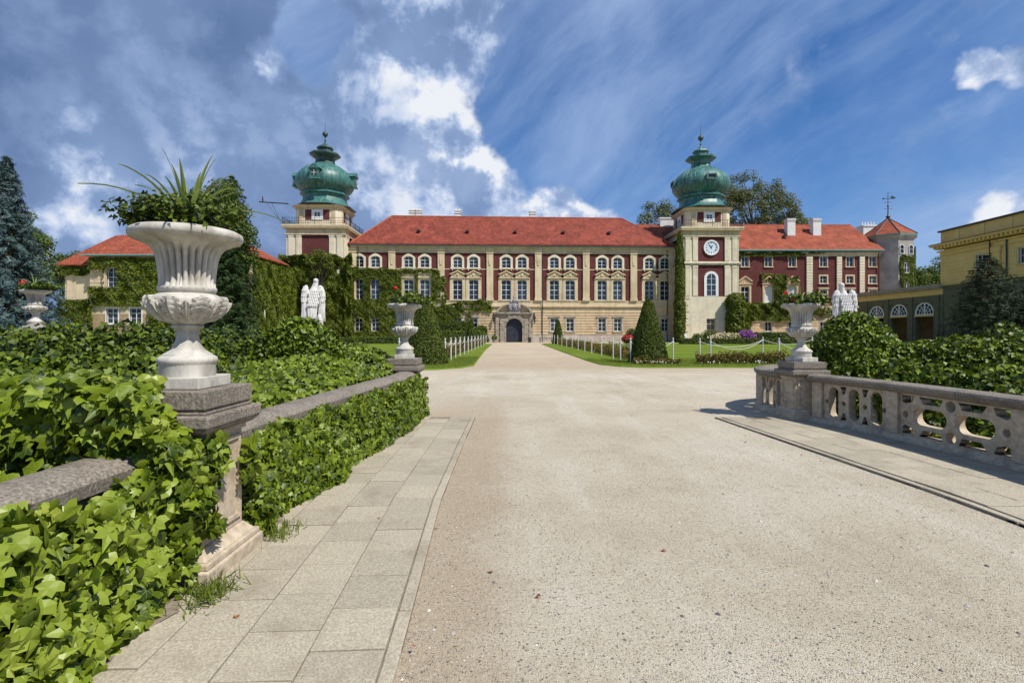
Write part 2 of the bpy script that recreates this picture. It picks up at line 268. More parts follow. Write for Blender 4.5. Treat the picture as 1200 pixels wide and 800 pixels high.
def ground_mat():
    m = bpy.data.materials.new('gravel'); m.use_nodes = True; nt = m.node_tree; N = nt.nodes; L = nt.links
    b = N['Principled BSDF']; b.inputs['Roughness'].default_value = .95; b.inputs['Specular IOR Level'].default_value = .15
    g = N.new('ShaderNodeNewGeometry'); P = g.outputs['Position']
    def noise(s, d=6, r=.6, vec=P):
        n = N.new('ShaderNodeTexNoise'); n.inputs['Scale'].default_value = s; n.inputs['Detail'].default_value = d; n.inputs['Roughness'].default_value = r; L.new(vec, n.inputs['Vector']); return n.outputs[0]
    def ramp(v, pts):
        r = N.new('ShaderNodeValToRGB'); e = r.color_ramp.elements; e[0].position, e[0].color = pts[0][0], (*pts[0][1], 1); e[1].position, e[1].color = pts[-1][0], (*pts[-1][1], 1)
        for p, c in pts[1:-1]: k = e.new(p); k.color = (*c, 1)
        L.new(v, r.inputs[0]); return r.outputs[0]
    def mix(f, a, bb, mode='MIX'):
        n = N.new('ShaderNodeMix'); n.data_type = 'RGBA'; n.blend_type = mode
        if isinstance(f, float): n.inputs[0].default_value = f
        else: L.new(f, n.inputs[0])
        for i, q in ((6, a), (7, bb)):
            if isinstance(q, tuple): n.inputs[i].default_value = (*q, 1)
            else: L.new(q, n.inputs[i])
        return n.outputs[2]
    def mr(v, a, b_, c=0., d=1.):
        n = N.new('ShaderNodeMapRange'); n.interpolation_type = 'SMOOTHSTEP'; L.new(v, n.inputs[0])
        for i, q in enumerate((a, b_, c, d)): n.inputs[i + 1].default_value = q
        return n.outputs[0]
    base = ramp(noise(.45, 8, .65), [(.32, (.50, .425, .305)), (.5, (.615, .545, .420)), (.68, (.69, .63, .51))])
    # long pale wheel streaks running along the drive
    mp = N.new('ShaderNodeMapping'); mp.inputs['Scale'].default_value = (1.5, .16, 1); mp.inputs['Rotation'].default_value = (0, 0, R(-6)); L.new(P, mp.inputs[0])
    base = mix(mr(noise(1.0, 5, .6, mp.outputs[0]), .48, .66, 0., .5), base, (.74, .685, .57))
    base = mix(mr(noise(2.3, 6, .7), .54, .70, 0., .45), base, (.44, .355, .24)); base = mix(mr(noise(7.5, 5, .7), .54, .72, 0., .5), base, (.40, .32, .215))
    # brown strip beside the kerb of the left walkway
    sx = N.new('ShaderNodeSeparateXYZ'); L.new(P, sx.inputs[0])
    ax = N.new('ShaderNodeMath'); ax.operation = 'MULTIPLY_ADD'; L.new(noise(1.7, 6, .7), ax.inputs[0]); ax.inputs[1].default_value = 1.1; L.new(sx.outputs[0], ax.inputs[2])
    s1 = mr(ax.outputs[0], .15, .75, 1., 0.)
    yy = mr(sx.outputs[1], 9, 14, 1., 0.)
    s = N.new('ShaderNodeMath'); s.operation = 'MULTIPLY'; L.new(s1, s.inputs[0]); L.new(yy, s.inputs[1])
    s2 = N.new('ShaderNodeMath'); s2.operation = 'MULTIPLY'; L.new(s.outputs[0], s2.inputs[0]); s2.inputs[1].default_value = .75
    base = mix(s2.outputs[0], base, (.46, .36, .24))
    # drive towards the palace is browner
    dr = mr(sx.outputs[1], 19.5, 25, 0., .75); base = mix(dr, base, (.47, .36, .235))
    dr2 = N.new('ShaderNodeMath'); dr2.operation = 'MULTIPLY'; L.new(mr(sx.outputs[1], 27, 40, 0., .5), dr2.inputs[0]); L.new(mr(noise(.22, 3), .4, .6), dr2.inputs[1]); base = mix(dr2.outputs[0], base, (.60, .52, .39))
    # grains and dark chips
    gr = noise(150, 2, .6); g2 = noise(48, 3, .7)
    base = mix(mr(gr, .38, .62, .5, 0.), base, (.24, .195, .135)); base = mix(mr(g2, .55, .70, 0., .5), base, (.76, .71, .61)); base = mix(mr(g2, .30, .47, .6, 0.), base, (.31, .25, .175))
    # sweeping scratches left by wheels and rakes
    mp2 = N.new('ShaderNodeMapping'); mp2.inputs['Scale'].default_value = (22, 3.0, 1); mp2.inputs['Rotation'].default_value = (0, 0, R(38)); L.new(P, mp2.inputs[0])
    sc1 = noise(1.0, 4, .7, mp2.outputs[0]); mS = N.new('ShaderNodeMath'); mS.operation = 'MULTIPLY'; L.new(mr(sc1, .58, .72, 0., .5), mS.inputs[0]); L.new(mr(noise(.35, 3), .45, .62), mS.inputs[1])
    base = mix(mS.outputs[0], base, (.26, .215, .16))
    mus = []
    for vs, thr, lo, hi in ((21, .14, .66, .34), (46, .19, .48, .26), (85, .22, .45, .30)):
        v = N.new('ShaderNodeTexVoronoi'); v.inputs['Scale'].default_value = vs; L.new(P, v.inputs['Vector'])
        vm = mr(v.outputs['Distance'], thr * .7, thr * 1.5, 1., 0.)
        pk = N.new('ShaderNodeSeparateColor'); L.new(v.outputs['Color'], pk.inputs[0])
        dens = mr(noise(.8, 4), .35, .7, lo, hi)
        gt = N.new('ShaderNodeMath'); gt.operation = 'GREATER_THAN'; L.new(pk.outputs[0], gt.inputs[0]); L.new(dens, gt.inputs[1])
        mu = N.new('ShaderNodeMath'); mu.operation = 'MULTIPLY'; L.new(vm, mu.inputs[0]); L.new(gt.outputs[0], mu.inputs[1])
        base = mix(mu.outputs[0], base, ramp(pk.outputs[1], [(0., (.075, .07, .065)), (.62, (.20, .165, .13)), (.8, (.35, .31, .25)), (1., (.66, .62, .55))]))
    L.new(base, b.inputs['Base Color'])
    ad = N.new('ShaderNodeMath'); ad.operation = 'MULTIPLY_ADD'; L.new(mu.outputs[0], ad.inputs[0]); ad.inputs[1].default_value = .5; L.new(gr, ad.inputs[2])
    ad2 = N.new('ShaderNodeMath'); ad2.operation = 'MULTIPLY_ADD'; L.new(noise(14, 5), ad2.inputs[0]); ad2.inputs[1].default_value = 1.2; L.new(ad.outputs[0], ad2.inputs[2])
    bp = N.new('ShaderNodeBump'); bp.inputs['Strength'].default_value = .9; bp.inputs['Distance'].default_value = .016; L.new(ad2.outputs[0], bp.inputs['Height']); L.new(bp.outputs[0], b.inputs['Normal'])
    return m
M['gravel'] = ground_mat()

def paver_mat():
    m = mk('paver_concrete', (.26, .225, .165), (.47, .42, .32), 80, .93, .7, 120, c3=(.365, .322, .24), stain=(.25, .21, .15), stscale=2.6, bdist=.003)
    nt = m.node_tree; N = nt.nodes; L = nt.links; b = N['Principled BSDF']; src = b.inputs['Base Color'].links[0].from_socket
    oi = N.new('ShaderNodeObjectInfo'); mr = N.new('ShaderNodeMapRange'); L.new(oi.outputs['Random'], mr.inputs[0]); mr.inputs[3].default_value = .88; mr.inputs[4].default_value = 1.07
    vm = N.new('ShaderNodeVectorMath'); vm.operation = 'SCALE'; L.new(src, vm.inputs[0]); L.new(mr.outputs[0], vm.inputs['Scale']); L.new(vm.outputs[0], b.inputs['Base Color'])
    return m
M['paver'] = paver_mat()

def lawn_mat():
    m = mk('lawn', (.095, .145, .013), (.155, .205, .022), .35, .9, .9, 60, c3=(.12, .175, .018), stain=(.19, .22, .04), stscale=.15, bdist=.03, spec=.1)
    return m
M['lawn'] = lawn_mat()

# ---------------------------------------------------------------- mesh helpers
class MB:
    def __init__(s): s.v = []; s.f = []
    def quadgrid(s): pass
    def box(s, x0, x1, y0, y1, z0, z1):
        b = len(s.v)
        s.v += [(x0, y0, z0), (x1, y0, z0), (x1, y1, z0), (x0, y1, z0), (x0, y0, z1), (x1, y0, z1), (x1, y1, z1), (x0, y1, z1)]
        s.f += [tuple(b + i for i in q) for q in ((0, 3, 2, 1), (4, 5, 6, 7), (0, 1, 5, 4), (1, 2, 6, 5), (2, 3, 7, 6), (3, 0, 4, 7))]
        return s
    def prism(s, pts, y0, y1):
        """closed outline in x,z extruded along y"""
        n = len(pts); b = len(s.v)
        s.v += [(p[0], y0, p[1]) for p in pts] + [(p[0], y1, p[1]) for p in pts]
        s.f.append(tuple(b + i for i in range(n))); s.f.append(tuple(b + n + i for i in reversed(range(n))))
        s.f += [(b + (i + 1) % n, b + i, b + n + i, b + n + (i + 1) % n) for i in range(n)]
        return s
    def zprism(s, pts, z0, z1, top=None):
        n = len(pts); b = len(s.v); tp = top or pts
        s.v += [(p[0], p[1], z0) for p in pts] + [(p[0], p[1], z1) for p in tp]
        s.f.append(tuple(b + i for i in reversed(range(n)))); s.f.append(tuple(b + n + i for i in range(n)))
        s.f += [(b + i, b + (i + 1) % n, b + n + (i + 1) % n, b + n + i) for i in range(n)]
        return s
    def band(s, inner, outer, y0, y1, closed=False):
        """strip between two outlines of equal length in x,z, given a thickness along y"""
        n = len(inner); b = len(s.v)
        for y in (y0, y1): s.v += [(p[0], y, p[1]) for p in inner] + [(p[0], y, p[1]) for p in outer]
        rng = range(n if closed else n - 1)
        for i in rng:
            j = (i + 1) % n
            a0, a1, o0, o1 = b + i, b + j, b + n + i, b + n + j; d = 2 * n
            s.f += [(a0, a1, o1, o0), (a0 + d, o0 + d, o1 + d, a1 + d), (a0, a0 + d, a1 + d, a1), (o0, o1, o1 + d, o0 + d)]
        if not closed:
            d = 2 * n
            s.f += [(b, b + n, b + n + d, b + d), (b + n - 1, b + n - 1 + d, b + 2 * n - 1 + d, b + 2 * n - 1)]
        return s
    def lathe(s, prof, n=32, c=(0, 0), phase=0.0, rf=None, cap=True):
        b = len(s.v)
        for k, (r, z) in enumerate(prof):
            for i in range(n):
                a = phase + 2 * math.pi * i / n; rr = r if rf is None else rf(r, z, a)
                s.v.append((c[0] + rr * math.cos(a), c[1] + rr * math.sin(a), z))
        for k in range(len(prof) - 1):
            for i in range(n):
                j = (i + 1) % n
                s.f.append((b + k * n + i, b + k * n + j, b + (k + 1) * n + j, b + (k + 1) * n + i))
        if cap:
            s.f.append(tuple(b + i for i in reversed(range(n)))); e = b + (len(prof) - 1) * n; s.f.append(tuple(e + i for i in range(n)))
        return s
    def tube(s, path, r, n=6, cap=True):
        b = len(s.v); P = [Vector(p) for p in path]
        for k, p in enumerate(P):
            t = (P[min(k + 1, len(P) - 1)] - P[max(k - 1, 0)]).normalized()
            u = t.orthogonal().normalized() if k == 0 else (u - t * u.dot(t)).normalized()
            w = t.cross(u); rr = r[k] if isinstance(r, (list, tuple)) else r
            for i in range(n):
                a = 2 * math.pi * i / n; q = p + (u * math.cos(a) + w * math.sin(a)) * rr; s.v.append(tuple(q))
        for k in range(len(P) - 1):
            for i in range(n):
                j = (i + 1) % n; s.f.append((b + k * n + i, b + k * n + j, b + (k + 1) * n + j, b + (k + 1) * n + i))
        if cap: s.f.append(tuple(b + i for i in reversed(range(n)))); e = b + (len(P) - 1) * n; s.f.append(tuple(e + i for i in range(n)))
        return s
    def sweep(s, path, sec):
        """sweep a closed cross-section (offset to the right of the path, z) along a ground path"""
        b = len(s.v); n = len(sec); P = [Vector((p[0], p[1], 0)) for p in path]
        for k, p in enumerate(P):
            t = (P[min(k + 1, len(P) - 1)] - P[max(k - 1, 0)]).normalized(); r = Vector((t.y, -t.x, 0))
            for (o, z) in sec: q = p + r * o; s.v.append((q.x, q.y, z))
        for k in range(len(P) - 1):
            for i in range(n):
                j = (i + 1) % n; s.f.append((b + k * n + i, b + (k + 1) * n + i, b + (k + 1) * n + j, b + k * n + j))
        s.f.append(tuple(b + i for i in range(n))); e = b + (len(P) - 1) * n; s.f.append(tuple(e + i for i in reversed(range(n))))
        return s
    def ell(s, c, r, nu=12, nv=8, rot=None):
        b = len(s.v); c = Vector(c); Mx = rot or Matrix.Identity(3)
        for k in range(nv + 1):
            th = math.pi * k / nv
            for i in range(nu):
                a = 2 * math.pi * i / nu
                q = Mx @ Vector((r[0] * math.sin(th) * math.cos(a), r[1] * math.sin(th) * math.sin(a), -r[2] * math.cos(th))) + c
                s.v.append(tuple(q))
        for k in range(nv):
            for i in range(nu):
                j = (i + 1) % nu; s.f.append((b + k * nu + i, b + k * nu + j, b + (k + 1) * nu + j, b + (k + 1) * nu + i))
        return s
    def wall(s, x0, x1, z0, z1, y0, y1, holes=()):
        """a wall slab in x,z with rectangular openings cut clean through"""
        hs = [h for h in holes if h[1] > x0 and h[0] < x1 and h[3] > z0 and h[2] < z1]
        xs = sorted({x0, x1, *[min(max(h[0], x0), x1) for h in hs], *[min(max(h[1], x0), x1) for h in hs]})
        runs = []
        for a, c in zip(xs[:-1], xs[1:]):
            mid = (a + c) / 2; zz = z0; segs = []
            for h in sorted([h for h in hs if h[0] < mid < h[1]], key=lambda h: h[2]):
                if h[2] > zz: segs.append((zz, h[2]))
                zz = max(zz, h[3])
            if zz < z1: segs.append((zz, z1))
            for g in segs:
                for rr in runs:
                    if rr[1] == a and rr[2] == g: rr[1] = c; break
                else: runs.append([a, c, g])
        for a, c, g in runs: s.box(a, c, y0, y1, g[0], g[1])
        return s
    def build(s, name, mat, parent=None, smooth=False, loc=None, bevel=0, kind=None, label=None):
        me = bpy.data.meshes.new(name); me.from_pydata(s.v, [], s.f); me.validate()
        bm = bmesh.new(); bm.from_mesh(me); bmesh.ops.recalc_face_normals(bm, faces=bm.faces); bm.to_mesh(me); bm.free()
        me.materials.append(mat)
        if smooth:
            me.polygons.foreach_set('use_smooth', [True] * len(me.polygons))
            me.set_sharp_from_angle(angle=R(smooth if smooth > 1 else 40))
        o = bpy.data.objects.new(name, me); COL.objects.link(o); o.parent = parent
        if loc: o.location = loc
        if bevel:
            bv = o.modifiers.new('bevel', 'BEVEL'); bv.width = bevel; bv.segments = 2; bv.limit_method = 'ANGLE'
        if kind: o['kind'] = kind
        if label: o['label'] = label
        return o

def tag(o, label, cat, group=None):
    o['label'] = label; o['category'] = cat
    if group: o['group'] = group
    return o
def thing(name, label, cat, loc=(0, 0, 0), rz=0, group=None):
    o = bpy.data.objects.new(name, None); COL.objects.link(o); o.location = loc; o.rotation_euler = (0, 0, rz); o.empty_display_size = .3
    return tag(o, label, cat, group)
def kids(o): return [c for c in bpy.data.objects if c.parent is o]
def copy_tree(o, parent=None, loc=None, rz=None, label=None):
    c = o.copy(); COL.objects.link(c); c.parent = parent
    if loc is not None: c.location = loc
    if rz is not None: c.rotation_euler = (0, 0, rz)
    if label: c['label'] = label
    for ch in kids(o): copy_tree(ch, c)
    return c
def inst(o, parent, loc, rz=0, sc_=None):
    c = o.copy(); COL.objects.link(c); c.parent = parent; c.location = loc; c.rotation_euler = (0, 0, rz)
    if sc_: c.scale = sc_
    return c

# smooth pseudo-noise for uneven outlines, vectorised
_K = RNG.normal(size=(14, 3)); _K /= np.linalg.norm(_K, axis=1)[:, None]; _PH = RNG.uniform(0, 6.28, 14); _FR = RNG.uniform(.6, 1.9, 14)
def fnoise(p, freq):
    p = np.asarray(p) * freq
    return np.sin(p @ (_K * _FR[:, None]).T * 3.0 + _PH).sum(axis=1) / 5.0

IVY = ([(0, .0, .03), (.14, -.11, .0), (.34, -.12, -.04), (.53, .10, -.10), (.33, .26, .03), (.40, .50, -.07), (.16, .52, .05), (0, .97, -.20), (-.16, .52, .05), (-.40, .50, -.07), (-.33, .26, .03), (-.53, .10, -.10), (-.34, -.12, -.04), (-.14, -.11, .0), (0, .30, .0), (.22, .12, .05), (-.22, .12, .05), (0, .60, -.04)],
       [(14, 0, 15), (0, 1, 15), (1, 2, 15), (2, 3, 15), (3, 4, 15), (4, 14, 15), (4, 5, 14), (5, 6, 14), (6, 17, 14), (6, 7, 17), (7, 8, 17), (8, 14, 17), (8, 9, 14), (9, 10, 14), (10, 16, 14), (10, 11, 16), (11, 12, 16), (12, 13, 16), (13, 0, 16), (0, 14, 16)])
IVY2 = ([(0, 0, 0), (.40, -.02, .05), (.46, .28, 0), (.26, .55, .03), (0, .95, -.08), (-.26, .55, .03), (-.46, .28, 0), (-.40, -.02, .05), (0, .35, -.05)],
        [(8, 0, 1), (8, 1, 2), (8, 2, 3), (8, 3, 4), (8, 4, 5), (8, 5, 6), (8, 6, 7), (8, 7, 0)])
OVAL = ([(0, 0, 0), (.28, .35, .06), (.16, .75, .03), (0, 1.0, -.05), (-.16, .75, .03), (-.28, .35, .06), (0, .5, -.03)],
        [(6, 0, 1), (6, 1, 2), (6, 2, 3), (6, 3, 4), (6, 4, 5), (6, 5, 0)])
QUAD = ([(0, 0, 0), (.36, .5, .07), (0, 1, 0), (-.36, .5, .07)], [(0, 1, 2), (0, 2, 3)])
SPRIG = ([(0, 0, 0), (.10, .5, .03), (0, 1, 0), (-.10, .5, .03), (.42, .62, 0), (.12, .30, 0), (-.42, .62, 0), (-.12, .30, 0)], [(0, 1, 2), (0, 2, 3), (0, 4, 5), (0, 7, 6)])
BLADE = ([(-.04, 0, 0), (.04, 0, 0), (.02, .6, .05), (0, 1, .16)], [(0, 1, 2), (0, 2, 3)])

def leaf_frames(P, Nn, size, jit=.55, down=.6, svar=.35, up=False):
    n = len(P); Nn = Nn + RNG.normal(size=(n, 3)) * jit; Nn /= np.linalg.norm(Nn, axis=1)[:, None] + 1e-9
    d = RNG.normal(size=(n, 3)) * .7; d[:, 2] += down if up else -down
    T = d - Nn * (d * Nn).sum(1)[:, None]; T /= np.linalg.norm(T, axis=1)[:, None] + 1e-9
    S = np.cross(T, Nn); sz = size * (1 + RNG.uniform(-svar, svar, n))
    return S, T, Nn, sz
def leaf_mesh(name, P, Nn, size, shape, mat, jit=.55, down=.6, svar=.35, up=False, frames=None):
    P = np.asarray(P, float); Nn = np.asarray(Nn, float); n = len(P)
    S, T, Nn, sz = frames or leaf_frames(P, Nn, size, jit, down, svar, up)
    tv = np.array(shape[0], float); tf = np.array(shape[1], int); k = len(tv)
    off = RNG.uniform(.6, 1.5, n)
    V = (P[:, None, :] + sz[:, None, None] * (tv[None, :, 0, None] * S[:, None, :] + (tv[None, :, 1, None] - .3) * T[:, None, :] + tv[None, :, 2, None] * off[:, None, None] * Nn[:, None, :])).reshape(-1, 3)
    Fc = (tf[None] + (np.arange(n) * k)[:, None, None]).reshape(-1, tf.shape[1])
    me = bpy.data.meshes.new(name); me.vertices.add(len(V)); me.vertices.foreach_set('co', V.ravel())
    w = tf.shape[1]; me.loops.add(len(Fc) * w); me.loops.foreach_set('vertex_index', Fc.ravel())
    me.polygons.add(len(Fc)); me.polygons.foreach_set('loop_start', np.arange(len(Fc)) * w)
    uv = me.uv_layers.new(name='leaf'); uv.data.foreach_set('uv', np.tile(tv[tf.ravel()][:, :2], (n, 1)).astype(np.float32).ravel())
    if len(tv) > 8: me.polygons.foreach_set('use_smooth', np.ones(len(Fc), bool))
    me.update(); me.materials.append(mat); return me
def leaves(name, P, Nn, size, shape, mat, parent=None, kind='stuff', **k):
    o = bpy.data.objects.new(name, leaf_mesh(name, P, Nn, size, shape, mat, **k)); COL.objects.link(o); o.parent = parent
    if kind: o['kind'] = kind
    return o

def ell_pts(c, r, n, zmin=-1e9, lump=.10, freq=1.5, front=None):
    d = RNG.normal(size=(n, 3)); d /= np.linalg.norm(d, axis=1)[:, None]
    r = np.array(r); P = d * r; Nn = d / r; Nn /= np.linalg.norm(Nn, axis=1)[:, None]; Nn[:, 1] -= .25
    P = P * (1 + lump * fnoise(P + np.array(c), freq) + lump * .5 * fnoise(P + np.array(c) + 7, freq * 3) + RNG.uniform(-.22, .06, n))[:, None] + np.array(c)
    k = P[:, 2] > zmin; return P[k], Nn[k]
def bush(name, label, cat, ells, size, dens, mat, shape=QUAD, loc=(0, 0, 0), group=None, lump=.10, freq=1.5, down=.4, jit=.85):
    """shrub: a solid core, inner shade put into its dark colour, under a shell of single leaves; ells = (centre, radii)"""
    t = thing(name, label, cat, loc, 0, group); mb = MB(); PP = []; NN = []
    for c, r in ells:
        mb.ell(c, (r[0] * .76, r[1] * .76, r[2] * .76), 14, 9)
        area = 4 * math.pi * ((r[0] * r[1]) ** 1.6 / 3 + (r[0] * r[2]) ** 1.6 / 3 + (r[1] * r[2]) ** 1.6 / 3) ** (1 / 1.6)
        P, Nn = ell_pts(c, r, int(area * dens), 0.02, lump, freq)
        # drop leaves buried inside a neighbouring lobe
        keep = np.ones(len(P), bool)
        for c2, r2 in ells:
            if c2 is c: continue
            q = (P - np.array(c2)) / np.array(r2); keep &= (q * q).sum(1) > .62
        PP.append(P[keep]); NN.append(Nn[keep])
    mb.build('dark_core', M['twig_and_core'], t, smooth=60)
    leaves('foliage', np.vstack(PP), np.vstack(NN), size, shape, mat, t, down=down, jit=jit)
    return t
# ---------------------------------------------------------------- ground
def build_ground():
    mb = MB(); mb.v = [(-500, -60, 0), (500, -60, 0), (500, 900, 0), (-500, 900, 0)]; mb.f = [(0, 1, 2, 3)]
    o = mb.build('ground', M['gravel'], kind='structure')
build_ground()
def lawn(name, pts, z=0.05):
    n = len(pts); mb = MB(); cx = sum(p[0] for p in pts) / n; cy = sum(p[1] for p in pts) / n
    outp = []
    for i, p in enumerate(pts):
        a = Vector(pts[i - 1]); b = Vector(p); c = Vector(pts[(i + 1) % n]); d = ((b - a).normalized() + (c - b).normalized()).normalized(); outp.append((b.x + d.y * .05, b.y - d.x * .05))
    mb.zprism(outp, 0.0, z, pts); return mb.build(name, M['lawn'], kind='structure')
LL = [(-60, 22.4), (-4.6, 22.4), (-3.4, 22.8), (-2.4, 23.9), (-1.95, 25.6), (-2.2, 34), (-2.6, 50), (-2.9, 74), (-3.4, 76), (-24, 76), (-24, 68), (-60, 68)]
RL = [(4.3, 74), (4.35, 45), (4.45, 30), (4.6, 26.4), (5.3, 24.8), (6.6, 24.1), (14, 24.2), (23, 25), (40, 27), (60, 30), (60, 88), (5, 78)]
def poly_smooth(P, k=4):
    return P
lawn('lawn', LL); lawn('lawn', RL)

def inside(pt, poly):
    x, y = pt[..., 0], pt[..., 1]; c = np.zeros(x.shape, bool); n = len(poly)
    for i in range(n):
        x0, y0 = poly[i]; x1, y1 = poly[i - 1]
        m = ((y0 > y) != (y1 > y)); xi = (x1 - x0) * (y - y0) / ((y1 - y0) if y1 != y0 else 1e-9) + x0
        c ^= m & (x < xi)
    return c
def grass_scatter(poly, xr, yr, n, size, name='grass_tufts'):
    P = np.stack([RNG.uniform(*xr, n), RNG.uniform(*yr, n)], 1); k = inside(P, poly); P = P[k]
    P3 = np.c_[P, np.full(len(P), .05)]; Nn = np.c_[RNG.normal(size=(len(P), 2)) * .6 + np.array([0, -.8]), np.full(len(P), .25)]
    return leaves(name, P3, Nn, size, BLADE, M['grassb'], None, up=True, down=2.2, jit=.2)
o = grass_scatter(RL, (4.3, 24), (24, 31), 26000, .13); tag(o, 'short green grass on the right hand lawn edge beside the gravel', 'grass')
o = grass_scatter(LL, (-9, -1.9), (22.4, 34), 16000, .13); tag(o, 'short green grass on the left hand lawn edge beside the gravel', 'grass')

# ---------------------------------------------------------------- window kit
def arch(w, z0, z1, rise, n=10):
    """outline of an opening, bottom left over the arch to bottom right; z1 is the crown, rise the height of the arc"""
    h = w / 2; pts = [(-h, z0), (-h, z1 - rise)]
    if rise > 0:
        for i in range(1, n): a = math.pi * (1 - i / n); pts.append((h * math.cos(a), z1 - rise + rise * math.sin(a)))
    pts += [(h, z1 - rise), (h, z0)]
    return pts
_win = {}
def window(key, w, h, rise, cols, rows, fw=.085, depth=.16, mat='white', glass='glass'):
    if key in _win: return _win[key]
    fr = MB(); ou = arch(w, 0, h, rise, 10); inn = arch(w - 2 * fw, fw, h - fw, max(rise - fw * .6, 0) if rise else 0, 10)
    fr.band(inn, ou, depth, depth + .10)
    fr.box(-w / 2, w / 2, depth, depth + .10, 0, fw)
    for c in range(1, cols):
        x = -w / 2 + w * c / cols; t = .036 if (cols == 2 or c == cols // 2) else .022
        hh = h - rise + rise * math.sqrt(max(0, 1 - (2 * x / w) ** 2)) if rise else h
        fr.box(x - t, x + t, depth - .012, depth + .08, fw, hh - fw * .6)
    for r in range(1, rows):
        z = h * r / rows; t = .04 if (rows >= 3 and r == rows - (2 if rows > 3 else 1)) else .02
        ww = w / 2 - fw * .5
        if rise and z > h - rise: ww = w / 2 * math.sqrt(max(0, 1 - ((z - (h - rise)) / rise) ** 2)) - .04
        fr.box(-ww, ww, depth + .004, depth + .07, z - t, z + t)
    f = fr.build('window_frame', M[mat])
    g = MB(); g.prism(arch(w - fw, fw * .5, h - fw * .5, rise, 10), depth + .055, depth + .10).build('window_pane', M[glass], f)
    _win[key] = f; f['proto'] = 1
    return f
def put_window(f, parent, x, z, y=0, rz=0):
    if 'proto' in f.keys() and f.parent is None and not f.get('used'):
        f['used'] = 1; del f['proto']; f.parent = parent; f.location = (x, y, z); f.rotation_euler = (0, 0, rz); return f
    c = f.copy(); COL.objects.link(c); c.parent = parent; c.location = (x, y, z); c.rotation_euler = (0, 0, rz)
    for ch in kids(f)[:1]: d = ch.copy(); COL.objects.link(d); d.parent = c
    return c
_pro = {}
def put(key, maker, parent, loc, rz=0):
    if key not in _pro: o = maker(); _pro[key] = o; o.parent = parent; o.location = loc; o.rotation_euler = (0, 0, rz); return o
    return inst(_pro[key], parent, loc, rz)

def sur_rect(w, h, t, mat, y0=-.08, y1=.16, sill=True, lintel=0):
    def f():
        mb = MB(); mb.band(arch(w, 0, h, 0), arch(w + 2 * t, 0, h + t, 0), y0, y1)
        if sill: mb.box(-w / 2 - t - .08, w / 2 + t + .08, y0 - .10, y1, -.16, -.002)
        if lintel: mb.box(-w / 2 - t - .12, w / 2 + t + .12, y0 - .12, y1 - .01, h + t + .002, h + t + .002 + lintel)
        return mb.build('window_surround', M[mat])
    return f

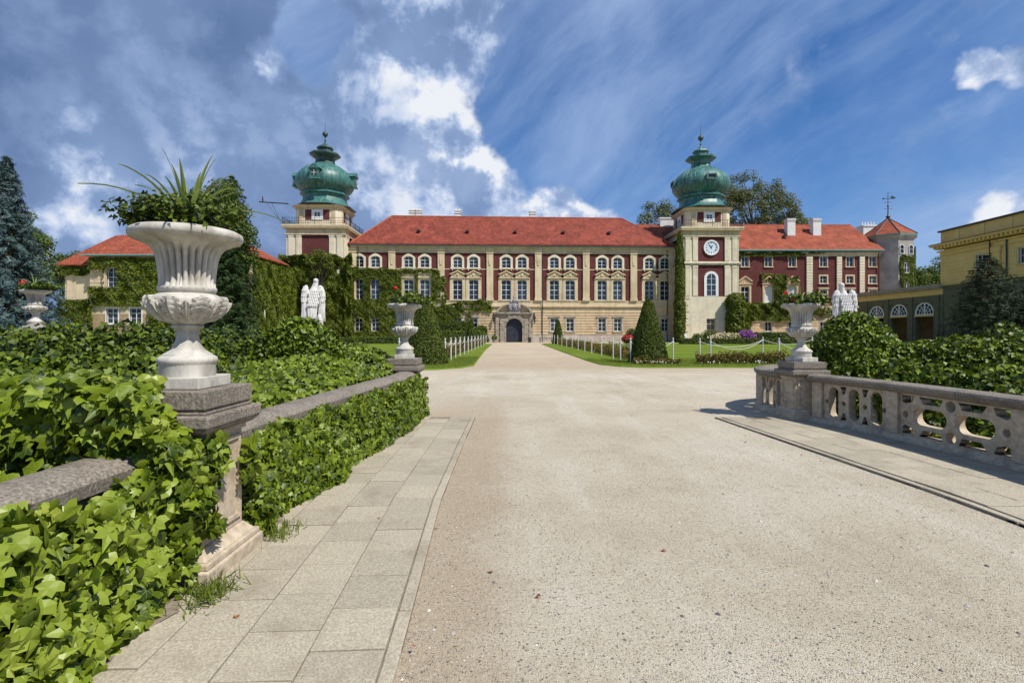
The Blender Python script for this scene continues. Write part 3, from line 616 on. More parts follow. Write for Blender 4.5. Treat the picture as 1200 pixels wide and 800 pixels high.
# ---------------------------------------------------------------- the palace
PAL = thing('palace', 'long red and cream palace front with seven window bays under a red hipped roof', 'palace', (.375, 90, 0), R(2.7))
BAYS = [8.5 * k for k in range(-3, 4)]
def build_palace():
    t = PAL; XL, XR = -28.3, 28.5
    wx = [b + s * 1.4 for b in BAYS for s in (-1, 1)]
    h_low = [(x - .67, x + .67, 1.95, 4.2) for i, x in enumerate(wx) if not 6 <= i <= 7]
    h_pn = [(x - .84, x + .84, 7.45, 10.95) for x in wx]; h_up = [(x - .80, x + .80, 13.05, 15.0) for x in wx]
    door = (-1.42, 1.42, 0, 4.2)
    MB().box(XL, XR, .62, 14, 0, 16.8).build('inner_wall', M['cream'], t)
    MB().wall(XL, XR, 7.3, 15.6, 0, .45, h_pn + h_up).build('red_wall', M['red'], t)
    MB().wall(XL, XR, 5.6, 7.3, -.06, .45).build('sill_course', M['cream'], t)
    MB().box(XL, XR, -.34, -.06, 6.22, 6.36).box(XL, XR, -.25, -.06, 6.10, 6.218).build('string_course', M['rust'], t)
    MB().box(XL, XR, -.12, -.06, 7.1, 7.3).box(XL, XR, -.14, -.06, 6.36, 6.6).build('sill_moulding', M['cream'], t)
    MB().box(XL, XR, -.10, .45, 15.6, 16.75).box(XL, XR, -.22, -.10, 15.6, 15.72).box(XL, XR, -.40, -.10, 16.45, 16.75).build('frieze', M['cream'], t)
    MB().box(XL - .1, XR + .1, -.78, -.50, 16.72, 16.93).build('gutter', M['gutter'], t)
    MB().box(XL, XR, -.52, -.40, 16.6, 16.75).build('eaves_board', M['cream'], t)
    MB().box(XL, XR, -.07, -.0, 12.72, 12.86).build('thin_string_course', M['cream'], t)
    for x in (XL + 1.25, XR - 1.25, 4.95): MB().tube([(x, -.22, .1), (x, -.22, 6.0), (x, -.42, 6.5), (x, -.30, 7.2), (x, -.12, 16.5)], .07, 6).build('downpipe', M['iron'], t)
    zc = 1.30; ch = .478
    for k in range(9):
        mb = MB(); z0 = zc + k * ch
        mb.wall(XL, XR, z0, z0 + .09, .05, .45, h_low + [door]); mb.wall(XL, XR, z0 + .09, z0 + ch, -.10, .45, h_low + [door])
        mb.build('stone_course', M['rust'], t)
    MB().wall(XL, XR, 0, 1.30, -.20, .45, [door]).build('plinth', M['plinth'], t)
    for x in [b + 4.25 for b in BAYS[:-1]] + [XL + .35, XR - .35]:
        def pil():
            mb = MB(); mb.box(-.58, .58, -.26, .01, 7.32, 16.2); mb.box(-.66, .66, -.34, -.0, 7.302, 7.75); mb.box(-.66, .66, -.34, 0, 15.55, 15.74); mb.box(-.70, .70, -.44, -.10, 16.0, 16.44)
            mb.box(-.30, .30, -.31, -.26, 14.2, 15.3); mb.box(-.16, .16, -.36, -.26, 13.5, 14.2); mb.box(-.24, .24, -.34, -.26, 13.9, 14.05)
            return mb.build('pilaster', M['cream'])
        put('pil', pil, t, (x, 0, 0))
    def upsur():
        mb = MB(); n = 12; inn = arch(1.60, 0, 1.95, .50, n)
        # outer outline with shoulders and a small peak
        ou = [(-1.15, 0), (-1.15, 1.75)] + [(-1.15 + 2.3 * i / n, 1.75 + .62 * math.sin(math.pi * i / n) + (.12 if i == n // 2 else 0)) for i in range(1, n)] + [(1.15, 1.75), (1.15, 0)]
        mb.band(inn, ou, -.12, .20); mb.box(-1.25, 1.25, -.24, .20, -.20, -.002); mb.box(-1.0, -.8, -.2, .0, -.46, -.20); mb.box(.8, 1.0, -.2, 0, -.46, -.20)
        return mb.build('upper_window_surround', M['pale'])
    def pnsur():
        mb = MB(); mb.band(arch(1.68, 0, 3.5, .22), arch(2.30, 0, 3.78, .05), -.10, .20)
        mb.box(-1.4, 1.4, -.2, .2, -.16, -.002)
        mb.box(-1.36, -1.16, -.08, .1, 0, 3.9).box(1.16, 1.36, -.08, .1, 0, 3.9)
        return mb.build('tall_window_surround', M['cream'])
    def ped():
        mb = MB(); mb.prism([(-1.15, 0), (1.15, 0), (1.15, .55), (0, 1.12), (-1.15, .55)], -.10, .0)
        mb.box(-1.34, 1.34, -.26, -.0, -.10, .04)
        mb.band([(-1.2, .50), (0, 1.08), (1.2, .50)], [(-1.42, .58), (0, 1.30), (1.42, .58)], -.34, 0)
        mb.ell((0, -.12, .52), (.34, .14, .34), 10, 6).ell((-.5, -.10, .32), (.22, .1, .16), 8, 5).ell((.5, -.10, .32), (.22, .1, .16), 8, 5)
        return mb.build('pediment', M['cream'], smooth=30)
    for i, x in enumerate(wx):
        put_window(window('pn', 1.68, 3.5, .22, 2, 4), t, x, 7.45); put_window(window('up', 1.6, 1.95, .50, 2, 3), t, x, 13.05)
        put('upsur', upsur, t, (x, 0, 13.05)); put('pnsur', pnsur, t, (x, 0, 7.45)); put('ped', ped, t, (x, 0, 11.32))
        if 6 <= i <= 7: continue
        put_window(window('lo', 1.34, 2.25, 0, 2, 3), t, x, 1.95)
        put('losur', sur_rect(1.34, 2.25, .22, 'plinth', -.16, .15, True, .18), t, (x, 0, 1.95))
    # portal
    mb = MB()
    for s in (-1, 1):
        for k in range(9):
            w = .03 if k % 2 else -.03; mb.box(*(sorted((s * 1.72, s * (2.5 + w)))), -.52 - w * .6, -.10, .02 + k * .46, .46 + k * .46)
        mb.box(*sorted((s * 2.62, s * 3.25)), -.36, -.1, 0, 4.9)
    mb.box(-2.6, 2.6, -.42, -.1, 4.62, 5.0)
    mb.build('portal_pier', M['stonegrey'], t)
    vm = MB(); n = 13
    for k in range(n):
        a0 = math.pi * (1 - (k + .06) / n); a1 = math.pi * (1 - (k + .94) / n); ro = 2.02 + (.10 if k % 2 == 0 else 0); pr = .55 if k % 2 == 0 else .48
        z0 = 2.78; q = [(1.42 * math.cos(a), z0 + 1.42 * math.sin(a)) for a in (a0, a1)]; w = [(ro * math.cos(a), z0 + min(ro * math.sin(a), 1.9)) for a in (a1, a0)]
        vm.prism(q + w, -pr, .2)
    for s in (-1, 1): vm.box(*sorted((s * 1.42, s * 1.70)), -.46, .2, 0, 2.76)
    vm.build('portal_arch', M['stonegrey'], t)
    MB().wall(-1.75, 1.75, 2.78, 4.62, -.30, .1, []).v and None
    sp = MB(); z0 = 2.78
    inn = [(1.44 * math.cos(math.pi * (1 - i / 12)), z0 + 1.44 * math.sin(math.pi * (1 - i / 12))) for i in range(13)]
    ou = [(-1.72 if i < 4 else 1.72 if i > 8 else 1.72 * (i - 6) / 2.5, z0 + (1.84 * i / 4 if i < 4 else 1.84 * (12 - i) / 4 if i > 8 else 1.84)) for i in range(13)]
    sp.band(inn, ou, -.30, .12); sp.build('portal_spandrel', M['stonegrey'], t)
    mb = MB(); arcp = lambda r, zz, k=14: [(r * math.cos(math.pi * (1 - i / k)), zz + .52 * r * math.sin(math.pi * (1 - i / k))) for i in range(k + 1)]
    mb.band(arcp(2.75, 5.2), arcp(3.15, 5.2), -.75, -.1); mb.box(-3.2, 3.2, -.70, -.1, 5.0, 5.22); mb.build('portal_pediment', M['stonegrey'], t)
    mb = MB(); mb.box(-1.0, 1.0, -.62, -.36, 5.2, 5.65); mb.prism([(-.85, 5.65), (.85, 5.65), (.95, 6.6), (.5, 7.0), (-.5, 7.0), (-.95, 6.6)], -.78, -.40)
    for s in (-1, 1): mb.ell((s * .78, -.7, 6.2), (.32, .22, .6), 10, 8); mb.ell((s * .6, -.75, 7.1), (.26, .2, .26), 10, 6)
    mb.ell((0, -.8, 6.3), (.46, .2, .52), 12, 8); mb.ell((0, -.72, 7.25), (.36, .26, .42), 12, 8); mb.ell((0, -.72, 7.85), (.20, .2, .28), 10, 6); mb.ell((0, -.72, 8.15), (.1, .1, .12), 8, 5)
    mb.build('coat_of_arms', mk('carved_blue_grey_stone', (.16, .17, .20), (.36, .36, .37), 5, .8, .5, 10, stain=(.25, .14, .1), stscale=3), t, smooth=40)
    d = MB(); d.prism(arch(1.40, .03, 4.15, 1.36, 10)[:7] + [(0.70, 4.15)] + [(.70, .03)], 0, 0) if False else None
    half = [(-1.40, .03)] + [(1.40 * math.cos(math.pi * (1 - i / 16)), 2.78 + 1.38 * math.sin(math.pi * (1 - i / 16))) for i in range(9)] + [(-.012, .03)]
    for s in (-1, 1):
        pts = [(p[0] * -s, p[1]) for p in half]
        lf = MB().prism(pts, .20, .28).build('door_leaf', M['door'], t)
        pn = MB()
        for k in range(3):
            z = .25 + k * 1.0; x0, x1 = sorted((s * .16, s * 1.22)); pn.box(x0, x1, .165, .20, z, z + .82)
        pn.build('door_panel', M['door'], lf)
        MB().ell((s * .12, .14, 1.35), (.05, .05, .05), 8, 6).build('handle', M['iron'], lf)
        lm = MB(); x = s * 3.55
        lm.tube([(x, -.3, 4.6), (x, -.62, 4.75), (x, -.7, 4.5)], .045).lathe([(.10, 3.9), (.22, 4.35), (.26, 4.42), (.06, 4.62)], 6, (x, -.7)).lathe([(.05, 3.55), (.16, 3.62), (.20, 3.88)], 6, (x, -.7)).lathe([(.07, 3.3), (.12, 3.45), (.05, 3.56)], 8, (x, -.7)).box(x - .1, x + .1, -.3, -.1, 4.3, 5.2)
        lm.build('lantern', M['iron'], t, smooth=40)
    # roof
    e = [(XL - .4, -.72), (XR + .5, -.72), (XR + .5, 14.8), (XL - .4, 14.8)]; ze = 16.86; r0, r1, zr, yr = -22.6, 20.9, 23.55, 7.0
    mb = MB(); mb.v = [(p[0], p[1], ze) for p in e] + [(r0, yr, zr), (r1, yr, zr)] + [(p[0] * 1.0, p[1], ze - .14) for p in e]
    mb.f = [(0, 1, 5, 4), (1, 2, 5), (2, 3, 4, 5), (3, 0, 4), (6, 7, 1, 0), (7, 8, 2, 1), (8, 9, 3, 2), (9, 6, 0, 3), (9, 8, 7, 6)]
    rf = mb.build('roof', M['roof'], t)
    # ridge and hip capping, tile by tile along the ridge
    cap = MB()
    def capline(a, b, st=.45, r=.13):
        a, b = Vector(a), Vector(b); n = int((b - a).length / st)
        for k in range(n):
            p = a.lerp(b, k / n); q = a.lerp(b, (k + .97) / n); cap.tube([p, q], [r, r * .86], 6, False)
    capline((r0, yr, zr), (r1, yr, zr)); capline((r0, yr, zr), (e[0][0], e[0][1], ze)); capline((r1, yr, zr), (e[1][0], e[1][1], ze))
    cap.build('ridge_tiles', M['tyl'], rf, kind='stuff')
    # front row of eaves tiles showing their ends
    ev = MB()
    for k in range(int((e[1][0] - e[0][0]) / .3)):
        x = e[0][0] + k * .3; ev.tube([(x + .15, -.82, ze + .0), (x + .15, -.40, ze + .40)], [.15, .14], 5)
    ev.build('eaves_tiles', M['roof'], rf, kind='stuff')
    def chim():
        mb = MB(); mb.box(-.55, .55, -.5, .5, -1.2, 1.15); mb.box(-.66, .66, -.6, .6, .72, .82); mb.box(-.66, .66, -.6, .6, 1.15, 1.3)
        for s in (-.3, .3): mb.box(s - .16, s + .16, -.35, .35, 1.3, 1.6)
        return mb.build('chimney', M['whitebrick'])
    for x in (-18.9, -17.7, -10.3, 3.9): put('chim', chim, rf, (x, 7.9, zr))
    def hatch():
        mb = MB(); mb.prism([(-.3, 0), (.3, 0), (.3, .25), (0, .36), (-.3, .25)], -.5, .5); return mb.build('roof_vent', M['iron'])
    for x in (-17, -8.3, .3, 9, 17.4): put('hatch', hatch, rf, (x, 2.5, 19.75))
build_palace()

# ---------------------------------------------------------------- the two onion-domed towers
def chsq(h, c): return [(-h + c, -h), (h - c, -h), (h, -h + c), (h, h - c), (h - c, h), (-h + c, h), (-h, h - c), (-h, -h + c)]
def tower(name, label, cx, cy, rz, half, left):
    t = thing(name, label, 'tower', (cx, cy, 0), rz); H = half; c = .35
    sides = 4
    # lower pale plaster stage
    dr = [(-.32 - .5, -.32 + 1.1, 1.3, 4.1)] if not left else []
    lo = MB(); lo.wall(-H, H, 0, 7.9, -H - .02, -H + .5, dr); lo.box(-H, H, -H + .5, H, 0, 7.9); lo.build('lower_wall', M['pale'], t)
    if not left:
        put_window(window('twlo', 1.5, 2.8, 0, 2, 3, .08, .25, 'cream'), t, -.02, 1.3, -H)
        q = MB()
        for k in range(11):
            w = (.85, .55, 1.1, .65)[k % 4]; z = 1.9 + k * .56
            MB().box(-H - .09, -H + w, -H - .09, -H - .018, z, z + .40).build('quoin', M['pale'], t)
    up = MB(); up.box(-H + .12, H - .12, -H + .12, H - .12, 7.9, 19.2); up.build('red_wall', M['red'], t)
    # pale frame on every face: corner strips, pilasters, bands
    for k in range(4):
        rot = k * math.pi / 2
        y0, y1 = -H, -H + .16
        pw = H - 2.30
        for xa, xb in ((-H, -2.30), (2.30, H - .05)):
            for za, zb in ((7.9, 13.3), (13.9, 18.25)): MB().box(xa, xb, y0 + .05, y1, za, zb).build('side_strip', M['pale'], t).rotation_euler = (0, 0, rot)
        for s in (-1, 1):
            for xx in (2.75, 4.05):
                for (za, zb) in ((8.0, 13.2), (14.0, 18.15)):
                    o = put('tp%.1f' % za, lambda: MB().box(-.42, .42, -.14, .0, 0, zb - za).box(-.48, .48, -.18, 0, zb - za - .3, zb - za - .12).build('pilaster', M['pale']), t, (0, 0, 0))
                    v = Matrix.Rotation(rot, 3, 'Z') @ Vector((s * xx, -H + .05, za)); o.location = v; o.rotation_euler = (0, 0, rot)
    MB().zprism(chsq(H + .12, .02), 13.3, 13.55, chsq(H + .12, .02)).zprism(chsq(H + .26, .02), 13.552, 13.72).zprism(chsq(H + .06, .02), 13.722, 13.9).build('mid_cornice', M['pale'], t)
    MB().zprism(chsq(H + .18, .02), 18.15, 18.32).zprism(chsq(H + .02, .02), 18.322, 19.1).zprism(chsq(H + .10, .02), 19.102, 19.25, chsq(H + .45, .02)).zprism(chsq(H + .55, .02), 19.252, 19.5).zprism(chsq(H + .62, .02), 19.502, 19.82).build('main_cornice', M['cream'], t)
    if not left:
        put_window(window('twarch', 1.75, 3.95, .87, 2, 4, .10, -.15), t, 0, 7.97, -H + .12)
        MB().band(arch(1.75, 0, 3.95, .87), arch(2.45, 0, 4.3, 1.2), -.16, .06).build('arch_surround', M['white'], t, loc=(0, -H + .12, 7.95))
        # clock
        cf = MB(); n = 40; C = lambda r: [(r * math.cos(2 * math.pi * i / n), r * math.sin(2 * math.pi * i / n)) for i in range(n)]
        ck = MB().band(C(1.08), C(1.32), -.22, .0, True).build('clock_rim', M['white'], t, loc=(0, -H + .10, 16.28), smooth=40)
        MB().prism(C(1.1)[::-1], -.12, -.01).build('clock_face', mk('clock_dial', (.62, .70, .78)), ck)
        nm = MB()
        for k in range(12):
            a = math.pi / 2 - k * math.pi / 6; dx, dz = math.cos(a), math.sin(a)
            numer = ['XII', 'I', 'II', 'III', 'IIII', 'V', 'VI', 'VII', 'VIII', 'IX', 'X', 'XI'][k]
            tx, tz = dz, -dx; L_ = len(numer)
            for j, chh in enumerate(numer):
                o_ = (j - (L_ - 1) / 2) * .085
                def bar(u0, v0, u1, v1, w=.016):
                    p0 = (dx * v0 + tx * u0, dz * v0 + tz * u0); p1 = (dx * v1 + tx * u1, dz * v1 + tz * u1)
                    d = math.hypot(p1[0] - p0[0], p1[1] - p0[1]); nx, nz = -(p1[1] - p0[1]) / d * w, (p1[0] - p0[0]) / d * w
                    nm.prism([(p0[0] + nx, p0[1] + nz), (p1[0] + nx, p1[1] + nz), (p1[0] - nx, p1[1] - nz), (p0[0] - nx, p0[1] - nz)], -.14, -.12)
                if chh == 'I': bar(o_, .74, o_, .98)
                elif chh == 'V': bar(o_, .74, o_ - .05, .98); bar(o_, .74, o_ + .05, .98)
                else: bar(o_ - .05, .74, o_ + .05, .98); bar(o_ + .05, .74, o_ - .05, .98)
        nm.build('numerals', M['iron'], ck)
        for nme, ang, ln, w in (('hour_hand', math.pi / 2 - R(25), .50, .055), ('minute_hand', math.pi / 2 + R(36), .72, .04)):
            c_, s_ = math.cos(ang), math.sin(ang)
            rt = lambda u, v: (u * c_ - v * s_, u * s_ + v * c_)
            MB().prism([rt(-.14, w), rt(-.14, -w), rt(ln * .7, -w * 1.6), rt(ln, 0), rt(ln * .7, w * 1.6)], -.17 - w * .2, -.15 - w * .2).build(nme, M['iron'], ck)
    else:
        for (y, z) in ((1.0, 15.6), (1.0, 10)):
            put_window(window('twsq', 1.6, 2.4, 0, 2, 3), t, H - .12, z, y, R(90))
    # belvedere
    B = 3.85; mb = MB(); mb.zprism(chsq(B, .75), 19.8, 23.5); mb.build('belvedere_wall', M['pale'], t)
    MB().zprism(chsq(B + .12, .78), 22.75, 23.0).zprism(chsq(B + .30, .85), 23.002, 23.35, chsq(B + .55, .95)).build('belvedere_cornice', M['cream'], t)
    for k in range(4):
        rot = k * math.pi / 2; Rm = Matrix.Rotation(rot, 3, 'Z')
        for (xa, xb) in ((-2.05, -.98), (.98, 2.05)):
            MB().box(xa, xb, -B - .05, -B, 20.9, 22.62).build('red_panel', M['red'], t).rotation_euler = (0, 0, rot)
        MB().band(arch(1.1, 0, .85, 0), arch(1.9, 0, 1.30, 0), -.12, .0).box(-.95, .95, -.12, .0, -.42, -.001).build('window_surround', M['white'], t, loc=Rm @ Vector((0, -B, 21.35))).rotation_euler = (0, 0, rot)
        v = Rm @ Vector((0, -B - .2, 21.35)); put_window(window('bel', 1.1, .85, 0, 2, 2, .07, .08, 'white'), t, v.x, v.z, v.y, rot)
        for s in (-1, 1):
            MB().box(s * 2.72 - .32, s * 2.72 + .32, -B - .09, -B, 19.85, 22.75).build('belvedere_pilaster', M['cream'], t).rotation_euler = (0, 0, rot)
    # railing
    rl = MB(); G = H + .45
    for k in range(4):
        a = Matrix.Rotation(k * math.pi / 2, 3, 'Z'); p0 = a @ Vector((-G, -G, 0)); p1 = a @ Vector((G, -G, 0))
        for z in (20.05, 20.35, 20.95): rl.tube([p0 + Vector((0, 0, z)), p1 + Vector((0, 0, z))], .035, 4)
        for i in range(36):
            p = p0.lerp(p1, i / 36); w = .05 if i % 9 == 0 else .018; rl.tube([p + Vector((0, 0, 19.82)), p + Vector((0, 0, 21.05 if i % 9 == 0 else 20.95))], w, 4)
    rl.build('balcony_railing', M['iron'], t)
    # dome
    ph = math.pi / 8
    dk = MB().lathe([(4.7, 23.36), (5.35, 23.5), (5.35, 23.62)], 8, phase=ph).build('eaves_edge', M['iron'], t)
    prof = [(5.2, 23.63), (4.5, 23.95), (4.0, 24.5), (3.75, 25.2), (3.8, 25.6), (4.25, 25.8), (4.25, 26.05), (3.95, 26.25), (4.15, 26.45), (4.7, 26.9), (5.08, 27.5), (5.2, 28.1), (5.1, 28.75), (4.75, 29.45), (4.1, 30.15), (3.2, 30.75), (2.4, 31.1), (2.05, 31.3)]
    def lobe(r, z, a):
        # each of the eight gores bellies out a little between its seams
        u = ((a - ph) % (math.pi / 4)) / (math.pi / 4); cc = math.cos(math.pi / 8) / math.cos((u - .5) * math.pi / 4)
        k = .2 if z < 26.3 else .45
        return r * (cc * (1 - k) + k * 1.0 * (1 - .075 * abs(u - .5) * 2))
    mb = MB().lathe(prof, 64, phase=ph, rf=lobe); mb.build('onion_dome', M['copper'], t, smooth=24)
    sm = MB()
    for k in range(8):
        a = ph + k * math.pi / 4; sm.tube([((r + .02) * math.cos(a) * .955, (r + .02) * math.sin(a) * .955, z) for r, z in prof if z > 26.2], .05, 5)
    for k in range(40):
        a = ph + k * math.pi / 20
        if k % 5: sm.tube([((lobe(r, z, a) + .005) * math.cos(a), (lobe(r, z, a) + .005) * math.sin(a), z) for r, z in prof if z > 26.2], .022, 4)
    sm.build('standing_seam', M['copper'], t)
    lt = [(2.1, 31.2), (1.75, 31.6), (1.6, 32.1), (1.7, 32.5), (2.0, 32.75), (2.65, 33.0), (2.65, 33.3), (1.9, 33.55), (1.25, 33.8), (1.2, 34.1), (1.5, 34.3), (1.35, 34.55), (.7, 34.85), (.35, 35.2), (.16, 35.5)]
    MB().lathe(lt, 8, phase=ph).build('lantern_cap', M['copperdark'] if left else M['copper'], t, smooth=24)
    MB().lathe([(.14, 35.0), (.10, 35.7), (.20, 35.8), (.10, 35.95), (.07, 36.35), (.36, 36.55), (.52, 36.9), (.36, 37.25), (.08, 37.4), (.035, 38.0), (.02, 39.6)], 12).build('finial', M['copperdark'], t, smooth=50)
    for k in ((0, 1, 3) if not left else (0, 1, 3)):
        rot = k * math.pi / 2
        if left:
            d = MB().box(-.75, .75, -5.45, -4.2, 28.3, 29.9).prism([(-1.05, 29.9), (1.05, 29.9), (0, 30.75)], -5.65, -3.4).box(-.95, .95, -5.55, -5.0, 28.1, 28.3).build('dormer', M['copper'], t)
            MB().box(-.45, .45, -5.48, -5.445, 28.7, 29.6).build('dormer_opening', M['iron'], d)
            MB().box(-.03, .03, -5.51, -5.475, 28.7, 29.6).box(-.45, .45, -5.51, -5.475, 29.12, 29.18).build('dormer_bars', M['whitebrick'], d)
        else:
            n = 20; el = lambda a_, b_: [(a_ * max(-1, min(1, 1.25 * math.cos(2 * math.pi * i / n))), 29.2 + b_ * max(-1, min(1, 1.25 * math.sin(2 * math.pi * i / n)))) for i in range(n)]
            d = MB().band(el(.62, .30), el(.92, .55), -5.2, -4.5, True).build('dormer', M['copper'], t)
            MB().prism(el(.64, .32)[::-1], -5.05, -4.6).build('dormer_opening', M['iron'], d)
        d.rotation_euler = (0, 0, rot); d.location = (0, 0, -.7)
    if left:
        mb = MB(); mb.tube([(-4.6, -4.6, 23.4), (-9.2, -5.2, 23.55)], .10, 6); mb.tube([(-8.0, -5.0, 23.4), (-6.6, -4.9, 21.4), (-5.3, -4.9, 20.2)], .03, 4); mb.tube([(-7.2, -5.0, 23.4), (-5.6, -4.9, 19.9)], .03, 4)
        mb.ell((-8.6, -5.2, 23.95), (.12, .12, .4), 8, 6).ell((-8.6, -5.2, 24.4), (.1, .1, .12), 8, 6)
        mb.build('iron_bracket', M['iron'], t)
        MB().tube([(-1.4, -4.4, 19.85), (-1.4, -4.4, 23.3)], .03, 4).build('lightning_rod', M['iron'], t)
    return t
TR = tower('clock_tower', 'pale tower with a clock on a red panel and green onion dome', 34.2, 92.8, R(.6), 4.8, False)
TL = tower('domed_tower', 'green domed tower with gabled dormers and its foot buried in ivy', -33.2, 91.0, R(1.2), 4.85, True)

# ---------------------------------------------------------------- right wing, Y = 94
def build_right_wing():
    t = thing('palace_wing', 'red wing with pale rusticated strips and two white chimneys right of the clock tower', 'wing', (0, 94, 0))
    s = .1567; X = lambda p: (p - 600) * s; Z = lambda p: (390 - p) * s + 1.65
    XL, XR = 38.0, X(1031); hs = []
    W = []
    for p in (873, 900.4, 928.2): W.append(('u', X(p), Z(312.5), 1.3, 1.85)); W.append(('p', X(p), Z(355), 1.5, 3.0)); W.append(('g', X(p), Z(388), 1.3, 1.7))
    for p in (964.8, 995.8, 1022.4): W.append(('u', X(p), Z(312.5), 1.3, 1.85)); W.append(('m', X(p), Z(332), 1.25, 1.35)); W.append(('l', X(p), Z(356), 1.25, 2.5)); W.append(('g', X(p), Z(388), 1.3, 1.7))
    hs = [(x - w / 2, x + w / 2, z, z + h) for _, x, z, w, h in W]
    zt = 16.7
    MB().box(XL - 12, XR, .6, 13, 0, zt).build('inner_wall', M['red'], t)
    MB().wall(XL, XR, 6.6, 15.7, 0, .45, hs).build('red_wall', M['red'], t)
    MB().wall(XL, XR, 5.9, 6.6, -.14, .45, hs).build('string_course', M['rust'], t)
    for k in range(10):
        mb = MB(); z0 = .9 + k * .5; mb.wall(XL, XR, z0, z0 + .06, 0, .45, hs).wall(XL, XR, z0 + .06, z0 + .5, -.1, .45, hs).build('stone_course', M['rust'], t)
    MB().wall(XL, XR, 0, .9, -.18, .45, hs).build('plinth', M['plinth'], t)
    MB().box(XL, XR, -.1, .45, 15.7, 16.45).box(XL, XR, -.3, -.1, 16.2, 16.45).build('frieze', M['cream'], t)
    MB().box(XL - 1, XR + .3, -.75, -.45, 16.62, 16.84).build('gutter', M['gutter'], t)
    for p in (948, 982.8, 1009.5):
        for k in range(18):
            def blk(): return MB().box(-.55, .55, -.26, .01, .03, .47).build('quoin_block', M['pale'])
            w = put('qb', blk, t, (X(p), 0, 6.62 + k * .5))
            if p != 948: w.scale = (.82, 1, 1)
    for kd, x, z, w, h in W:
        if kd == 'u': put_window(window('rwu', 1.3, 1.85, 0, 2, 2), t, x, z); put('rsu', sur_rect(1.3, 1.85, .16, 'rust'), t, (x, 0, z))
        if kd == 'g': put_window(window('rwg', 1.3, 1.7, 0, 2, 2), t, x, z); put('rsg', sur_rect(1.3, 1.7, .16, 'plinth', -.14), t, (x, 0, z))
        if kd == 'm': put_window(window('rwm', 1.25, 1.35, 0, 2, 2), t, x, z); put('rsm', sur_rect(1.25, 1.35, .24, 'cream'), t, (x, 0, z))
        if kd == 'l': put_window(window('rwl', 1.25, 2.5, 0, 2, 3), t, x, z); put('rsl', sur_rect(1.25, 2.5, .24, 'cream', lintel=.2), t, (x, 0, z))
        if kd == 'p':
            if abs(x - X(873)) < .1: put_window(window('rwp', 1.5, 3.0, 0, 2, 3), t, x, z)
            else: put_window(window('rwb', 1.5, 3.0, 0, 1, 1, .08, .12, 'white', 'blind'), t, x, z)
            def pp():
                mb = MB(); mb.band(arch(1.5, 0, 3.0, 0), arch(2.2, 0, 3.5, 0), -.12, .15).box(-1.2, 1.2, -.22, .1, -.18, -.002)
                mb.prism([(-1.1, 3.5), (1.1, 3.5), (1.1, 3.9), (0, 4.7), (-1.1, 3.9)], -.12, 0); mb.band([(-1.1, 3.95), (0, 4.75), (1.1, 3.95)], [(-1.35, 4.0), (0, 4.98), (1.35, 4.0)], -.34, 0); mb.box(-1.3, 1.3, -.26, 0, 3.42, 3.55)
                for q in (-.6, -.2, .2, .6): mb.box(q - .06, q + .06, -.18, -.12, 3.56, 4.1 if abs(q) < .5 else 3.9)
                return mb.build('pedimented_surround', M['rust'])
            put('rpp', pp, t, (x, 0, z))
    MB().tube([(XR - .35, -.25, 6), (XR - .35, -.25, 16.4)], .09, 6).build('drainpipe', M['red'], t)
    # roof
    ze, zr, yr = 16.78, 22.9, 7; e0, e1 = 24.0, XR + .5; r1 = (997 - 600) / 600 * 101
    mb = MB(); mb.v = [(e0, -.7, ze), (e1, -.7, ze), (e1, 14, ze), (e0, 14, ze), (e0, yr, zr), (r1, yr, zr), (e0, -.7, ze - .14), (e1, -.7, ze - .14), (e1, 14, ze - .14), (e0, 14, ze - .14)]
    mb.f = [(0, 1, 5, 4), (1, 2, 5), (2, 3, 4, 5), (3, 0, 4), (6, 7, 1, 0), (7, 8, 2, 1), (8, 9, 3, 2), (9, 6, 0, 3), (9, 8, 7, 6)]
    rf = mb.build('roof', M['roof2'], t)
    cap = MB()
    n = 90
    for k in range(n):
        a = Vector((e0, yr, zr)).lerp(Vector((r1, yr, zr)), k / n); b = Vector((e0, yr, zr)).lerp(Vector((r1, yr, zr)), (k + .97) / n); cap.tube([a, b], [.14, .12], 6, False)
    cap.build('ridge_tiles', M['tyl'], rf, kind='stuff')
    def ch():
        mb = MB(); mb.box(-.75, .75, -.6, .6, -2.6, 1.3).box(-.85, .85, -.7, .7, 1.0, 1.15).box(-.85, .85, -.7, .7, 1.3, 1.45); return mb.build('chimney', M['whitebrick'])
    put('rch', ch, rf, (X(933) + 1.1, 4.2, 22.0)); put('rch', ch, rf, (X(963) + 1.3, 4.2, 22.0))
    mb = MB(); mb.box(-1.6, 1.6, -1, 1, -3, .9).box(-1.75, 1.75, -1.15, 1.15, .9, 1.15)
    for k in range(5): mb.lathe([(.13, 1.15), (.11, 2.0)], 8, (-1.2 + k * .6, 0))
    mb.build('wide_chimney', M['whitebrick'], rf, loc=((1017 - 600) / 600 * 105, 11, 22.4))
    mb = MB(); mb.box(-1.5, 1.5, -1, 1, -2, 1.1).box(-1.65, 1.65, -1.1, 1.1, 1.1, 1.4); mb.build('wide_chimney', M['whitebrick'], rf, loc=(30.6, 7.5, 22.9))
    MB().prism([(-.4, 0), (.4, 0), (0, .4)], -.5, .3).build('roof_vent', M['iron'], rf, loc=(X(929), 2.8, 19.9))
    MB().tube([(X(945), 7, 22.9), (X(945), 7, 25.6)], .035, 4).build('lightning_rod', M['iron'], rf)
    return t
RW = build_right_wing()

